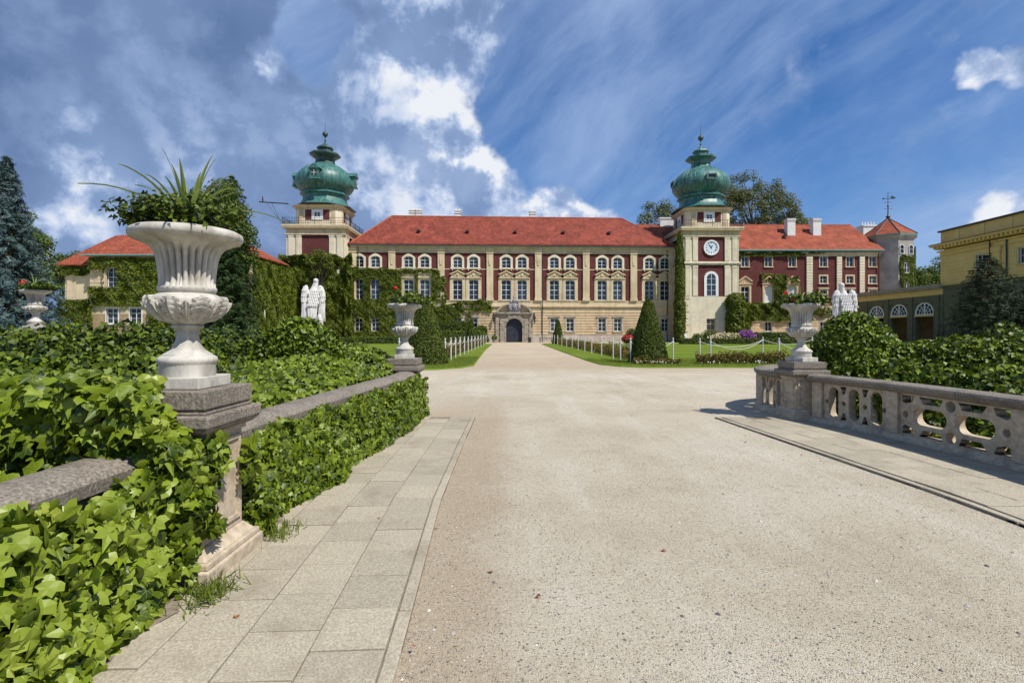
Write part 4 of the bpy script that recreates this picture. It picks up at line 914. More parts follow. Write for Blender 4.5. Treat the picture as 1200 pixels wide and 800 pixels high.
def build_corner_tower():
    t = thing('corner_tower', 'grey stucco octagonal tower with red pointed roof, weathervane and ivy on its right side', 'tower', (71.6, 97.5, 0))
    ph = R(22.5 + 8); r = 4.15
    MB().lathe([(r, 0), (r, 19.5)], 8, phase=ph).build('wall', M['stucco'], t)
    MB().lathe([(r + .1, 19.1), (r + .45, 19.5), (r + .45, 19.62)], 8, phase=ph).build('cornice', M['stucco'], t)
    MB().lathe([(4.72, 19.5), (4.78, 19.8), (4.6, 19.82)], 8, phase=ph).build('gutter', M['gutter'], t)
    MB().lathe([(4.75, 19.82), (3.0, 21.1), (.22, 23.3)], 8, phase=ph).build('roof', M['roof2'], t)
    cp = MB()
    for k in range(8):
        a = ph + k * math.pi / 4; cp.tube([(4.77 * math.cos(a), 4.77 * math.sin(a), 19.84), (3.02 * math.cos(a), 3.02 * math.sin(a), 21.13), (.2 * math.cos(a), .2 * math.sin(a), 23.35)], .10, 5)
    cp.build('hip_capping', M['iron'], t)
    v = MB().lathe([(.3, 24.9), (.28, 25.3), (.4, 25.5), (.12, 25.8), (.07, 27.3), (.22, 27.5), (.07, 27.7), (.04, 30.2)], 10)
    v.box(-.8, .8, -.02, .02, 27.0, 27.06).box(-.9, 1.2, -.03, .03, 28.9, 28.98).prism([(.5, 28.98), (1.5, 28.98), (1.2, 29.3), (.6, 29.5)], -.03, .03).box(-.7, .7, -.03, .03, 28.2, 28.26).prism([(-1.2, 28.94), (-.8, 28.75), (-.8, 29.15)], -.03, .03)
    v.v = [(a, b, c - 1.75) for a, b, c in v.v]; v.build('weathervane', M['iron'], t, smooth=40)
    # windows on the face turned to the court
    for kf, lst in ((0, ((16.9, 1.2), (13.4, 1.0), (9.7, 1.0))),):
        a = ph - math.pi / 2 - math.pi / 8 - ph + R(8) ; an = R(-90 + 8)
        ap = r * math.cos(math.pi / 8); nx, ny = math.cos(an), math.sin(an)
        for z, w in lst:
            rz = an + math.pi / 2
            if w > 1.1:
                for s_ in (-.95, .95):
                    put_window(window('ct2', .9, 1.7, .4, 1, 2, .08, -.12), t, nx * ap - ny * s_ * 1 * 1 * 1 * -1 * -1, z - .8, ny * ap + nx * s_, rz)
            else: put_window(window('ct1', 1.1, 1.9, 0, 2, 2, .08, -.12), t, nx * ap, z - .8, ny * ap, rz)
    return t
CT = build_corner_tower()

# ---------------------------------------------------------------- ochre building and arcade on the right; their fronts face the court (towards -x)
def build_ochre():
    t = thing('ochre_building', 'tall ochre classical building with dentil cornice and olive lower wall at the right edge', 'building', (62.2, 74.3, 0), R(-91.5))
    # local x runs from the far corner towards the viewer, local -y faces the court
    L = 34; hs = [(5.9, 7.3, 10.1, 12.0), (11.8, 13.2, 10.1, 12.0)]
    MB().box(0, L, .5, 16, 0, 16.2).build('inner_wall', M['yellow'], t)
    MB().wall(0, L, 8.7, 12.7, 0, .5, hs).build('upper_wall', M['yellow'], t)
    for k in range(6):
        MB().wall(0.02, L, 9.15 + k * .5, 9.15 + k * .5 + .44, -.05, 0, [(h[0] - .3, h[1] + .3, h[2] - .3, h[3] + .3) for h in hs] + [(8.4, 9.6, 8.8, 12.6)]).build('stone_course', M['yellow'], t)
    MB().wall(0, L, 0, 8.0, 0, .5).build('lower_wall', M['olive'], t)
    MB().box(0, L, -.14, .5, 8.0, 8.68).build('band_course', M['olive'], t)
    MB().box(-.1, L, -.30, -.14, 8.45, 8.62).build('band_moulding', M['yellow'], t)
    MB().box(-.05, L, -.08, .5, 12.7, 13.3).box(-.1, L, -.16, -.08, 12.75, 12.85).build('architrave', M['yellow'], t)
    MB().box(-.55, L, -.45, .5, 13.72, 13.9).box(-.95, L, -.95, .5, 14.12, 14.40).box(-.35, L, -.30, .5, 13.3, 13.5).build('cornice', M['yellow'], t)
    MB().box(-1.05, L, -1.05, .5, 14.40, 14.46).build('cornice_flashing', mk('red_flashing', (.14, .05, .04), (.2, .07, .05), 3), t)
    for k in range(46):
        put('dent', lambda: MB().box(0, .34, -.80, .0, 0, .33).build('dentil', M['yellow']), t, (-.4 + k * .62, 0, 13.78 + .02))
    MB().box(-.1, L, .1, .6, 14.46, 16.2).build('parapet', M['yellow'], t)
    MB().box(-.35, L, -.2, .9, 16.2, 16.42).build('parapet_coping', M['iron'], t)
    for k in range(6):
        x = 2.6 + k * 3.9; MB().box(x, x + .55, -.02, .1, 14.46, 16.1).build('parapet_strip', M['yellow'], t)
    for h in hs:
        put_window(window('oc', 1.4, 1.9, 0, 2, 2), t, (h[0] + h[1]) / 2, h[2]); put('ocs', sur_rect(1.4, 1.9, .22, 'cream'), t, ((h[0] + h[1]) / 2, 0, h[2]))
    for x in (8.5, 14.6):
        p = MB().box(x, x + 1.0, -.28, 0, 8.7, 12.6).box(x - .15, x + 1.15, -.38, 0, 12.0, 12.65).box(x - .1, x + 1.1, -.34, 0, 8.69, 9.0).build('pilaster', M['yellow'], t)
    MB().tube([(8.2, -.3, 8.7), (8.2, -.3, 13.6)], .09, 6).tube([(10.4, -.2, 3), (10.4, -.2, 13.6)], .09, 6).build('drainpipe', M['iron'], t)
    return t
OB = build_ochre()
def build_arcade():
    L = 18.2
    t = thing('arcade', 'low olive arcade with three half-round windows linking the red wing to the ochre building', 'arcade', (62.4 + .0, 74.1 + L - .3, 0), R(-91.0))
    cs = [L - 3.2 - 5.0 * k for k in range(3)][::-1]; cs = [4.4, 9.6, 14.8]
    hs = [(c - 1.75, c + 1.75, 0, 4.1) for c in cs] + [(c - 1.85, c + 1.85, 4.35, 6.2) for c in cs]
    MB().wall(0, L, 0, 7.2, 0, .5, hs).build('wall', M['olive'], t)
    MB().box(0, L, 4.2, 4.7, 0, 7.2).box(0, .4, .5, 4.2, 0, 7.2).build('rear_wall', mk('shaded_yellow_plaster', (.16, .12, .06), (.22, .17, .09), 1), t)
    MB().box(-.2, L, -.06, .3, 7.2, 8.05).build('frieze', M['yellow'], t)
    MB().box(-.4, L, -.45, 5, 8.05, 8.3).box(-.5, L, -.55, 5, 8.3, 8.75).build('parapet', M['stonegrey'], t)
    for c in cs:
        n = 12; inn = [(1.62 * math.cos(math.pi * (1 - i / n)), 4.45 + 1.62 * math.sin(math.pi * (1 - i / n))) for i in range(n + 1)]
        ou = [(1.84 * math.cos(math.pi * (1 - i / n)), 4.45 + 1.80 * math.sin(math.pi * (1 - i / n))) for i in range(n + 1)]
        rc = [(-1.86 if i < 4 else 1.86 if i > 8 else 1.86 * (i - 6) / 2.6, 4.34 + (1.86 * min(i, 12 - i) / 4 if not 4 <= i <= 8 else 1.87)) for i in range(13)]
        MB().band(ou, rc, .04, .46).build('lunette_spandrel', M['olive'], t, loc=(c, 0, 0))
        f = MB().band(inn, ou, .02, .22).box(-1.84, 1.84, .02, .22, 4.36, 4.50).box(-.10, .10, .03, .2, 4.5, 6.1)
        for a in (30, 60, 120, 150):
            ca, sa = math.cos(R(a)), math.sin(R(a)); f.prism([(.5 * ca - .03 * sa, 4.5 + .5 * sa + .03 * ca), (.5 * ca + .03 * sa, 4.5 + .5 * sa - .03 * ca), (1.65 * ca + .03 * sa, 4.45 + 1.65 * sa - .03 * ca), (1.65 * ca - .03 * sa, 4.45 + 1.65 * sa + .03 * ca)], .05, .18)
        for rr in (.55, 1.1):
            f.band([((rr - .03) * math.cos(math.pi * i / n), 4.5 + (rr - .03) * math.sin(math.pi * i / n)) for i in range(n + 1)], [((rr + .03) * math.cos(math.pi * i / n), 4.5 + (rr + .03) * math.sin(math.pi * i / n)) for i in range(n + 1)], .06, .17)
        fo = f.build('lunette_frame', M['white'], t, loc=(c, 0, 0))
        MB().prism([(x, z) for x, z in inn], .14, .16).build('window_pane', M['glass'], fo)
        MB().box(-1.8, 1.8, -.1, .5, 4.12, 4.33).build('lintel', M['yellow'], t, loc=(c, 0, 0))
    for x in (1.8, 7.0, 12.2, 17.2):
        MB().box(x - .45, x + .45, -.16, 0, 0, 7.19).box(x - .52, x + .52, -.2, 0, 0, .5).build('pilaster', M['olive'], t)
    return t
AR = build_arcade()

# ---------------------------------------------------------------- left wing
def build_left_wing():
    t = thing('garden_wing', 'ivy clad two storey wing with orange tiled hip roof at the far left', 'building', (0, 70, 0))
    s = .1167; X = lambda p: (p - 600) * s; Z = lambda p: (390 - p) * s + 1.65
    XL, XM, XR = X(68), X(106), -35.6
    hs = [(X(132) - .75, X(132) + .75, Z(336.3), Z(313)), (X(131.7) - .8, X(131.7) + .8, Z(379), Z(361)), (X(159.1) - .8, X(159.1) + .8, Z(379), Z(361))]
    MB().box(XL + .4, XR - .4, .9, 11, 0, 11).build('inner_wall', M['cream'], t)
    MB().wall(XM, XR, 4.2, 12.3, 0, .8, hs).build('upper_wall', M['cream'], t)
    MB().wall(XM, XR, .9, 4.2, .02, .8, hs).build('brick_wall', M['brick'], t)
    MB().wall(XM, XR, 0, .9, -.05, .8).build('plinth', M['pale'], t)
    MB().wall(XL, XM, 0, 11.1, 1.2, 1.6).build('side_wall', M['cream'], t)
    for k in range(9):
        MB().box(XL, XM - .01, 1.1, 1.2, 6.0 + k * .5, 6.44 + k * .5).build('stone_course', M['cream'], t)
        MB().wall(XM + .0, X(121), 6.0 + k * .5, 6.44 + k * .5, -.08, 0, hs).build('stone_course', M['cream'], t)
    MB().box(XR - .5, XR, .8, 11, 0, 12.2).build('east_wall', M['cream'], t)
    put_window(window('lw1', 1.5, Z(313) - Z(336.3), .7, 2, 4), t, X(132), Z(336.3))
    MB().band(arch(1.5, 0, Z(313) - Z(336.3), .7), arch(1.9, 0, Z(313) - Z(336.3) + .1, .02), -.04, .1).build('window_surround', M['cream'], t, loc=(X(132), 0, Z(336.3)))
    for p in (131.7, 159.1):
        put_window(window('lw2', 1.6, Z(361) - Z(379), 0, 2, 3), t, X(p), Z(379)); put('lw2s', sur_rect(1.6, Z(361) - Z(379), .12, 'white', -.05), t, (X(p), 0, Z(379)))
    for yy in (3.0, 6.2, 8.9):
        put_window(window('lw3', 1.1, 2.2, 0, 2, 3, .1, -.12), t, XR, 3.6, yy, R(90))
    # shed lean-to door at the far left
    MB().box(X(90), X(104), 1.0, 1.18, 1.6, 3.0).build('low_door', M['door'], t)
    # hip roof of the main block and the lower one at its left
    mb = MB(); ex0, ex1, ey0, ey1, ze = XM - .7, XR + .6, -.7, 10.4, 12.3; r0, r1, ry, zr = X(122) - 2.2, -41.6, 6.0, 16.2
    mb.v = [(ex0, ey0, ze), (ex1, ey0, ze), (ex1, ey1, ze), (ex0, ey1, ze), (r0, ry, zr), (r1, ry, zr), (ex0, ey0, ze - .16), (ex1, ey0, ze - .16), (ex1, ey1, ze - .16), (ex0, ey1, ze - .16)]
    mb.f = [(0, 1, 5, 4), (1, 2, 5), (2, 3, 4, 5), (3, 0, 4), (6, 7, 1, 0), (7, 8, 2, 1), (8, 9, 3, 2), (9, 6, 0, 3), (9, 8, 7, 6)]
    mb.build('roof', M['roof2'], t)
    mb = MB(); a0, a1, z0 = XL - .7, XM + 1, 11.1; mb.v = [(a0, .3, z0), (a1, .3, z0), (a1, 10.8, z0), (a0, 10.8, z0), (XM - 1.2, 6, 16.1), (a1 + 3, 6, 16.15), (a0, .3, z0 - .15), (a1, .3, z0 - .15), (a1, 10.8, z0 - .15), (a0, 10.8, z0 - .15)]
    mb.f = [(0, 1, 5, 4), (1, 2, 5), (2, 3, 4, 5), (3, 0, 4), (6, 7, 1, 0), (7, 8, 2, 1), (8, 9, 3, 2), (9, 6, 0, 3), (9, 8, 7, 6)]
    mb.build('lower_roof', M['roof2'], t)
    MB().box(ex0, ex1, ey0 - .14, ey0 + .02, ze - .2, ze - .02).build('gutter', M['gutter'], t)
    return t
LW = build_left_wing()
# ---------------------------------------------------------------- wall ivy on the buildings
def place_world(o, ref): o.location = ref.location; o.rotation_euler = ref.rotation_euler
def wall_pts(rects, holes, n, edge=.5, freq=.8, thick=.45, y0=-.1, lumpf=.7, thin=0.0):
    """points with outward normals on a wall in x,z; rects = (x0,x1,z0,z1,density share); ragged edges by noise"""
    tot = sum((r[1] - r[0]) * (r[3] - r[2]) * (r[4] if len(r) > 4 else 1) for r in rects); PP = []
    for r in rects:
        k = int(n * (r[1] - r[0]) * (r[3] - r[2]) * (r[4] if len(r) > 4 else 1) / tot)
        x = RNG.uniform(r[0], r[1], k); z = RNG.uniform(r[2], r[3], k)
        q = np.c_[x, np.zeros(k), z]; f = fnoise(q, freq)
        din = np.minimum(np.minimum(x - r[0], r[1] - x), np.minimum(z - r[2] + (5 if r[2] < .3 else 0), r[3] - z))
        keep = din > edge * (.5 + .6 * f)
        if thin: keep &= fnoise(q, 1.7) > thin
        PP.append(q[keep])
    P = np.vstack(PP)
    for h in holes: P = P[~((P[:, 0] > h[0]) & (P[:, 0] < h[1]) & (P[:, 2] > h[2]) & (P[:, 2] < h[3]))]
    f = fnoise(P, lumpf) + .5 * fnoise(P, lumpf * 2.7)
    P[:, 1] = y0 - thick * (.5 + .35 * f) - RNG.uniform(0, .12, len(P))
    Nn = np.tile([0.0, -1.0, .25], (len(P), 1)); e = .25
    gx = (fnoise(P + [e, 0, 0], lumpf) - fnoise(P - [e, 0, 0], lumpf)) / (2 * e) * thick; gz = (fnoise(P + [0, 0, e], lumpf) - fnoise(P - [0, 0, e], lumpf)) / (2 * e) * thick
    Nn[:, 0] += gx * .8; Nn[:, 2] += gz * .8
    return P, Nn
def wall_ivy(label, ref, rects, holes, n, size, mat='ivy_far', group=None, **k):
    P, Nn = wall_pts(rects, holes, n, **k)
    o = leaves('climbing_ivy', P, Nn, size, IVY2, M[mat], None, kind=None, jit=.45, down=.8); place_world(o, ref); tag(o, label, 'ivy', group)
    return o
wx = [b + s * 1.4 for b in BAYS for s in (-1, 1)]
hol = [(x - .84, x + .84, 7.4, 10.95) for x in wx] + [(x - .72, x + .72, 1.9, 4.25) for x in wx] + [(wx[2] - 1.2, wx[2] + 1.2, 7.4, 12.0), (wx[3] - 1.2, wx[3] + 1.2, 7.4, 12.2)]
wall_ivy('ivy covering the left two bays of the palace front around its windows', PAL, [(-29.5, -16.2, 0, 13.0), (-17, -12.6, 6.8, 12.9, .8), (-17.5, -9.2, 0, 6.8), (-10, -4.6, 6.2, 7.35), (-13, -3.6, 5.1, 6.5, .5), (-13, -4.3, 0, 3.2, .9), (-6.2, -3.4, 5.4, 7.6, .4), (-8.2, -7.4, 0, 6, .8), (-12.9, -11.8, 6, 12, .7)], hol, 46000, .30)
wall_ivy('thick ivy mantle on the foot of the left domed tower', TL, [(-5.8, 6.4, 0, 14.8)], [], 30000, .34, thick=1.3, y0=-4.9, lumpf=.5)
o = wall_ivy('ivy mantle on the right side of the left domed tower', TL, [(-6.4, 3.2, 0, 14.3)], [], 15000, .34, thick=.9, y0=-4.9, lumpf=.5); o.rotation_euler = (0, 0, TL.rotation_euler.z + R(90))
s_ = .1567; RX = lambda p: (p - 600) * s_; RZ = lambda p: (390 - p) * s_ + 1.65
rh = [(RX(873) - .75, RX(873) + .75, RZ(355), RZ(335)), (RX(900.4) - .9, RX(900.4) + .9, RZ(355), RZ(335)), (RX(928.2) - .9, RX(928.2) + .9, RZ(355), RZ(335))]
wall_ivy('ivy hanging in swags under the tall windows of the red wing', RW, [(40.5, 55.5, 3.6, 7.6, .9), (47.5, 50.5, 6.5, 12.6, .9), (41, 66, 4.6, 6.6, .35), (45.4, 48, 11.2, 13.0, .6), (50.5, 52.6, 10.6, 12.2, .4), (42, 44.2, 1.0, 5, .5), (52.5, 54.2, 1, 5, .4)], rh, 15000, .30, edge=.5, thick=.6)
wall_ivy('thin ivy trailing along the eaves of the red wing', RW, [(38, 54, 15.6, 16.6), (54, 58, 16.0, 16.5, .5)], [], 3600, .24, edge=.25, thick=.3)
rzc = R(8)
o = wall_ivy('yellow green ivy climbing the front of the octagonal corner tower', CT, [(-1.4, 1.65, 6, 16.0)], [(-.6, .6, 12.4, 14.7), (-.6, .6, 8.8, 10.9)], 7000, .28, 'ivy_sun', y0=-3.82, thick=.2, edge=.35); o.rotation_euler = (0, 0, rzc)
o = wall_ivy('yellow green ivy on the right facet of the octagonal corner tower', CT, [(-1.6, 1.8, 6, 17.6)], [], 5000, .28, 'ivy_sun', y0=-3.82, thick=.25); o.rotation_euler = (0, 0, rzc + R(45))
# left wing ivy
sl = .1167; LX = lambda p: (p - 600) * sl; LZ = lambda p: (390 - p) * sl + 1.65
lh = [(LX(132) - .85, LX(132) + .85, LZ(336.5), LZ(312.5)), (LX(131.7) - .85, LX(131.7) + .85, LZ(380), LZ(360)), (LX(159.1) - .85, LX(159.1) + .85, LZ(380), LZ(360)), (LX(106), LX(124), LZ(337), LZ(316)), (LX(111), LX(176), LZ(392), LZ(358))]
wall_ivy('ivy over the front of the orange roofed wing at the left', LW, [(LX(106), -35.6, 0, 12.1)], lh, 30000, .30, edge=.35, thick=.5)
wall_ivy('ivy at the far left end of the orange roofed wing', LW, [(LX(60), LX(107), 0, 6.4), (LX(66), LX(107), 9.6, 11)], [(LX(90), LX(104), 1.5, 3.1)], 12000, .30, y0=1.0, thick=.4)
o = wall_ivy('sunlit light green ivy on the side wall between left wing and domed tower', LW, [(-.5, 14.8, 0, 12.2)], [(2.5, 3.4, 3.8, 5.6), (5.7, 6.6, 3.8, 5.6), (8.4, 9.3, 3.8, 5.6)], 26000, .26, 'ivy_sun', y0=-.1, thick=.35, edge=.15); o.location = (-35.6, 70.4, 0); o.rotation_euler = (0, 0, R(90))

# ---------------------------------------------------------------- trees
def blob_tree(name, label, base, h, crown, nc, cr, lpc, size, mat, shape=OVAL, trunk=.35, group=None, seed=1, gap=.0, down=.3):
    """trunk, limbs reaching clusters, and leaves round each cluster; crown = (centre, radii) relative to the base"""
    rg = np.random.default_rng(seed); t = thing(name, label, 'tree', base, 0, group)
    C_, Rr = np.array(crown[0], float), np.array(crown[1], float); cl = []
    while len(cl) < nc:
        d = rg.normal(size=3); d /= np.linalg.norm(d); q = C_ + d * Rr * (rg.uniform(.35, 1.0) ** .5)
        if gap and fnoise(q[None] + seed * 3.1, .35)[0] < -gap: 
            if rg.random() < .8: continue
        cl.append((q, cr * rg.uniform(.6, 1.25)))
    tr = MB(); top = (C_[0] * .6, C_[1] * .6, C_[2] + Rr[2] * .35)
    tr.tube([(0, 0, 0), (top[0] * .2, top[1] * .2, h * .25), (top[0] * .6, top[1] * .6, C_[2] - Rr[2] * .3), top], [trunk, trunk * .8, trunk * .55, trunk * .15], 9); tr.build('trunk', M['bark'], t, smooth=60)
    br = MB()
    for q, r in cl[:: max(1, len(cl) // 70)]:
        z0 = min(q[2] - .1, max(h * .15, C_[2] - Rr[2] * .6 + (q[2] - C_[2] + Rr[2]) * .25)); m = (q[0] * .45, q[1] * .45, (z0 + q[2]) / 2 + .1 * h * .2)
        br.tube([(top[0] * .3, top[1] * .3, z0), m, tuple(q)], [trunk * .3, trunk * .16, trunk * .05], 5)
    br.build('limbs', M['bark'], t)
    PP, NN = [], []
    for q, r in cl:
        n = int(lpc * (r / cr) ** 2); d = rg.normal(size=(n, 3)); d /= np.linalg.norm(d, axis=1)[:, None]
        P = q + d * r * np.array([1, 1, .75]) * (rg.uniform(.35, 1.1, n) ** .6)[:, None]; PP.append(P); NN.append(d + [0, 0, .5])
    leaves('crown', np.vstack(PP), np.vstack(NN), size, shape, M[mat], t, jit=.5, down=down)
    return t
def conifer(name, label, base, h, rb, nlev, nb, mat, size, droop=.35, seed=3, fr=26, shape=SPRIG, top_h=.0, power=.85, group=None):
    rg = np.random.default_rng(seed); t = thing(name, label, 'tree', base, 0, group)
    MB().tube([(0, 0, 0), (0, 0, h * .5), (0, 0, h * .98)], [h * .022, h * .013, .02], 8).build('trunk', M['bark'], t, smooth=60)
    br = MB(); PP, NN = [], []
    for L in range(nlev):
        u = L / (nlev - 1); z = h * (.04 + .94 * u); r = rb * (1 - u) ** power + .12
        n = max(4, int(nb * (1 - u * .5)))
        for k in range(n):
            a = 2 * math.pi * (k + rg.random()) / n; rr = r * rg.uniform(.72, 1.12); ca, sa = math.cos(a), math.sin(a)
            pts = [(ca * rr * s, sa * rr * s, z + rr * (.10 * s - droop * s * s + (.10 * s ** 4))) for s in (0, .35, .7, 1)]
            br.tube(pts, [.05, .035, .02, .008], 4, False)
            m = int(fr * (.35 + rr / rb)); s = rg.uniform(.25, 1.03, m) ** .8; lat = rg.normal(size=m) * .17 * rr * (1.1 - s) + rg.normal(size=m) * .07
            P = np.c_[ca * rr * s - sa * lat, sa * rr * s + ca * lat, z + rr * (.10 * s - droop * s * s + .10 * s ** 4) - np.abs(rg.normal(size=m)) * .14 * size / .3]
            PP.append(P); NN.append(np.c_[np.full(m, ca * .55), np.full(m, sa * .55), np.full(m, .75)])
    br.build('limbs', M['bark'], t)
    P = np.vstack(PP); Nn = np.vstack(NN)
    leaves('needles', P, Nn, size, shape, M[mat], t, jit=.45, down=.5)
    return t
conifer('blue_spruce', 'tall blue grey spruce at the left edge', (-31.6, 32, 0), 12.9, 3.5, 40, 15, 'spruce', .34, .42, 3, 44)
blob_tree('lime_tree', 'rounded green tree just right of the blue spruce', (-36.5, 38, 0), 11.5, ((-.4, 0, 7.2), (2.6, 2.2, 3.9)), 90, .75, 150, .20, 'tree', seed=5)
blob_tree('lime_tree', 'low tree top showing left of the orange hip roof', (-75, 88, 0), 15, ((0, 0, 11), (4.6, 3, 4.6)), 80, 1.2, 120, .34, 'tree', seed=6)
blob_tree('lime_tree', 'tree top peeping over the orange roof behind the wing', (-63.5, 92, 0), 17, ((0, 0, 12), (4.6, 3, 6.3)), 70, 1.2, 100, .34, 'tree', seed=8)
conifer('columnar_conifer', 'tall narrow dark conifer behind the nearest urn', (-25.2, 46, 0), 16.0, 2.5, 46, 14, 'conifer', .36, .15, 9, 34, power=.42)
blob_tree('broad_tree', 'bright green tree behind the nearest urn with dense round crown', (-25.5, 43.2, 0), 14, ((0, 0, 9.3), (3.3, 1.5, 4.9)), 240, .85, 190, .22, 'tree', seed=10)
conifer('columnar_conifer', 'lower dark conifer right of the nearest urn against the ivy wall', (-23.3, 42, 0), 10.4, 2.2, 34, 12, 'conifer', .36, .15, 13, 28, power=.45)
blob_tree('plane_tree', 'large open crowned tree behind the clock tower', (61.5, 130, 0), 42, ((-1, 0, 29.0), (12.0, 8, 13.8)), 230, 1.9, 190, .42, 'tree2', trunk=.6, seed=12, gap=.25)
blob_tree('plane_tree', 'tree crown showing left of the clock tower above the roof', (39.5, 132, 0), 38, ((-1.0, 0, 26.5), (6.5, 5, 9.5)), 60, 1.8, 150, .44, 'tree2', trunk=.6, seed=14, gap=.15)
blob_tree('plane_tree', 'smaller tree crown above the red wing roof, right of the large open crowned tree', (70.5, 128, 0), 31, ((0, 0, 25.5), (4.2, 4, 6.0)), 34, 1.6, 130, .42, 'tree2', trunk=.5, seed=15, gap=.2)
for i, (x, y, h, lb) in enumerate(((88.5, 112, 15.5, 'dark tree behind the arcade nearest the corner tower'), (93.5, 112, 17.0, 'dark tree behind the arcade nearest the ochre building'), (95, 118, 15, 'dark tree deep behind the arcade roof'))):
    blob_tree('dark_tree', lb, (x, y, 0), h, ((0, 0, h * .62), (4.6, 3.5, h * .40)), 110, 1.5, 150, .42, 'tree', trunk=.4, seed=20 + i, group='dark trees behind the arcade')
conifer('garden_conifer', 'dark grey green conifer in front of the ochre building', (41.8, 45, 0), 8.6, 3.5, 34, 12, 'conifer2', .30, .18, 31, 34, power=.55)
conifer('garden_conifer', 'shorter dark conifer at the right edge in front of the ochre building', (46.5, 46, 0), 6.0, 3.2, 26, 12, 'conifer2', .30, .18, 33, 34, power=.5)
conifer('garden_conifer', 'low spreading dark conifer beside the ochre wall at the far right', (44.3, 43.5, 0), 5.0, 3.4, 20, 12, 'conifer2', .30, .2, 34, 34, power=.5)

def cone_pts(r0, h, n, rt=.12, pw=.8):
    u = RNG.uniform(0, 1, n) ** 1.25; a = RNG.uniform(0, 2 * math.pi, n)
    r = r0 * (1 - u ** (1 / pw)) ** pw * (1 - .0 * u) + 0
    r = (rt + (r0 - rt) * (1 - u ** 1.35)) * np.sqrt(np.clip(1 - np.clip((u - .90) / .10, 0, 1) ** 2, 0, 1))
    P = np.c_[r * np.cos(a), r * np.sin(a), u * h]; f = fnoise(P, 2.2)
    P[:, :2] *= (1 + .035 * f + RNG.uniform(-.07, .03, n))[:, None]
    return P, np.c_[np.cos(a), np.sin(a), np.full(n, .35) + (u > .93) * 1.0]
def topiary(label, x, y, r, h, n, size):
    t = thing('yew_topiary', label, 'topiary', (x, y, .05), 0, 'clipped yew cones along the drive')
    prof = [(max(.02, (.12 * .9 + (r - .12) * (1 - u ** 1.35)) * .92 * math.sqrt(max(0, 1 - max(0, (u - .9) / .1) ** 2))), u * h * .985) for u in [i / 14 for i in range(15)]]
    MB().lathe(prof, 20).build('dark_core', M['twig_and_core'], t, smooth=60)  # solid core, its dark colour stands in for shade inside the cone
    P, Nn = cone_pts(r, h, n, .14); leaves('foliage', P, Nn, size, QUAD, M['yew'], t, jit=.7, down=-.2)
topiary('large clipped yew cone right of the drive behind the white chain', 7.35, 27.6, 1.0, 3.45, 16000, .085)
topiary('large clipped yew cone left of the drive behind the second urn', -4.45, 26.6, 1.10, 3.30, 16000, .085)
topiary('small clipped yew cone by the palace front right of the door', 6.75, 75, .85, 3.5, 4000, .16)
topiary('small clipped yew cone by the palace front left of the door', -5.95, 75, .85, 3.6, 4000, .16)

# shrubs and hedges by the palace
def hedge(label, x0, x1, y0, y1, h, n, size, mat='hedge', name='hedge', group=None):
    t = thing(name, label, 'hedge', ((x0 + x1) / 2, (y0 + y1) / 2, 0), 0, group); a, b = (x1 - x0) / 2, (y1 - y0) / 2
    MB().box(-a + .12, a - .12, -b + .12, b - .12, 0, h - .12).build('dark_core', M['twig_and_core'], t)  # solid block under the leaves, inner shade put into its colour
    At, Af, As = 4 * a * b, 2 * a * h, 2 * b * h; T = At + 2 * Af + 2 * As; PP, NN = [], []
    for ar, f, nn in ((At, lambda m: np.c_[RNG.uniform(-a, a, m), RNG.uniform(-b, b, m), np.full(m, h)], (0, 0, 1)), (Af, lambda m: np.c_[RNG.uniform(-a, a, m), np.full(m, -b), RNG.uniform(0, h, m)], (0, -1, .2)), (Af, lambda m: np.c_[RNG.uniform(-a, a, m), np.full(m, b), RNG.uniform(0, h, m)], (0, 1, .2)),
                     (As, lambda m: np.c_[np.full(m, -a), RNG.uniform(-b, b, m), RNG.uniform(0, h, m)], (-1, 0, .2)), (As, lambda m: np.c_[np.full(m, a), RNG.uniform(-b, b, m), RNG.uniform(0, h, m)], (1, 0, .2))):
        m = int(n * ar / T); P = f(m); w = fnoise(P + [x0, y0, 0], 1.1); P += np.array(nn) * (.07 * w + RNG.uniform(-.12, .03, m))[:, None]; PP.append(P); NN.append(np.tile(nn, (m, 1)))
    leaves('foliage', np.vstack(PP), np.vstack(NN), size, QUAD, M[mat], t, jit=.7, down=.1)
    return t
hedge('low clipped hedge in front of the red wing behind the right lawn', 37.5, 52, 78.8, 80.2, 1.7, 7000, .18, 'hedge')
hedge('lower hedge line at the back edge of the right lawn', 24, 50, 72.5, 73.6, .85, 6500, .17, 'yew')
hedge('long low hedge at the back of the left lawn under the ivy', -26, -11.5, 75.5, 76.8, 1.0, 4500, .17, 'hedge')
hedge('clipped hedge below the palace windows left of the door', -13.4, -5.2, 83.5, 85.0, 1.9, 5000, .18, 'hedge')
hedge('block shaped dark hedge against the palace wall by the small yew cone', -14.2, -7.6, 85.2, 86.6, 3.6, 6000, .2, 'yew')
hedge('flat topped hedge strip below the far left wing', -46, -30, 62, 63.5, 1.75, 6000, .18, 'hedge')
bush('laurel', 'dark rounded shrub left of the palace door', 'shrub', [((0, 0, .9), (1.1, .9, 1.1)), ((-1.3, 0, 1.1), (1.0, .8, 1.3))], .17, 90, M['hedge'], loc=(-5.0, 84.6, 0))
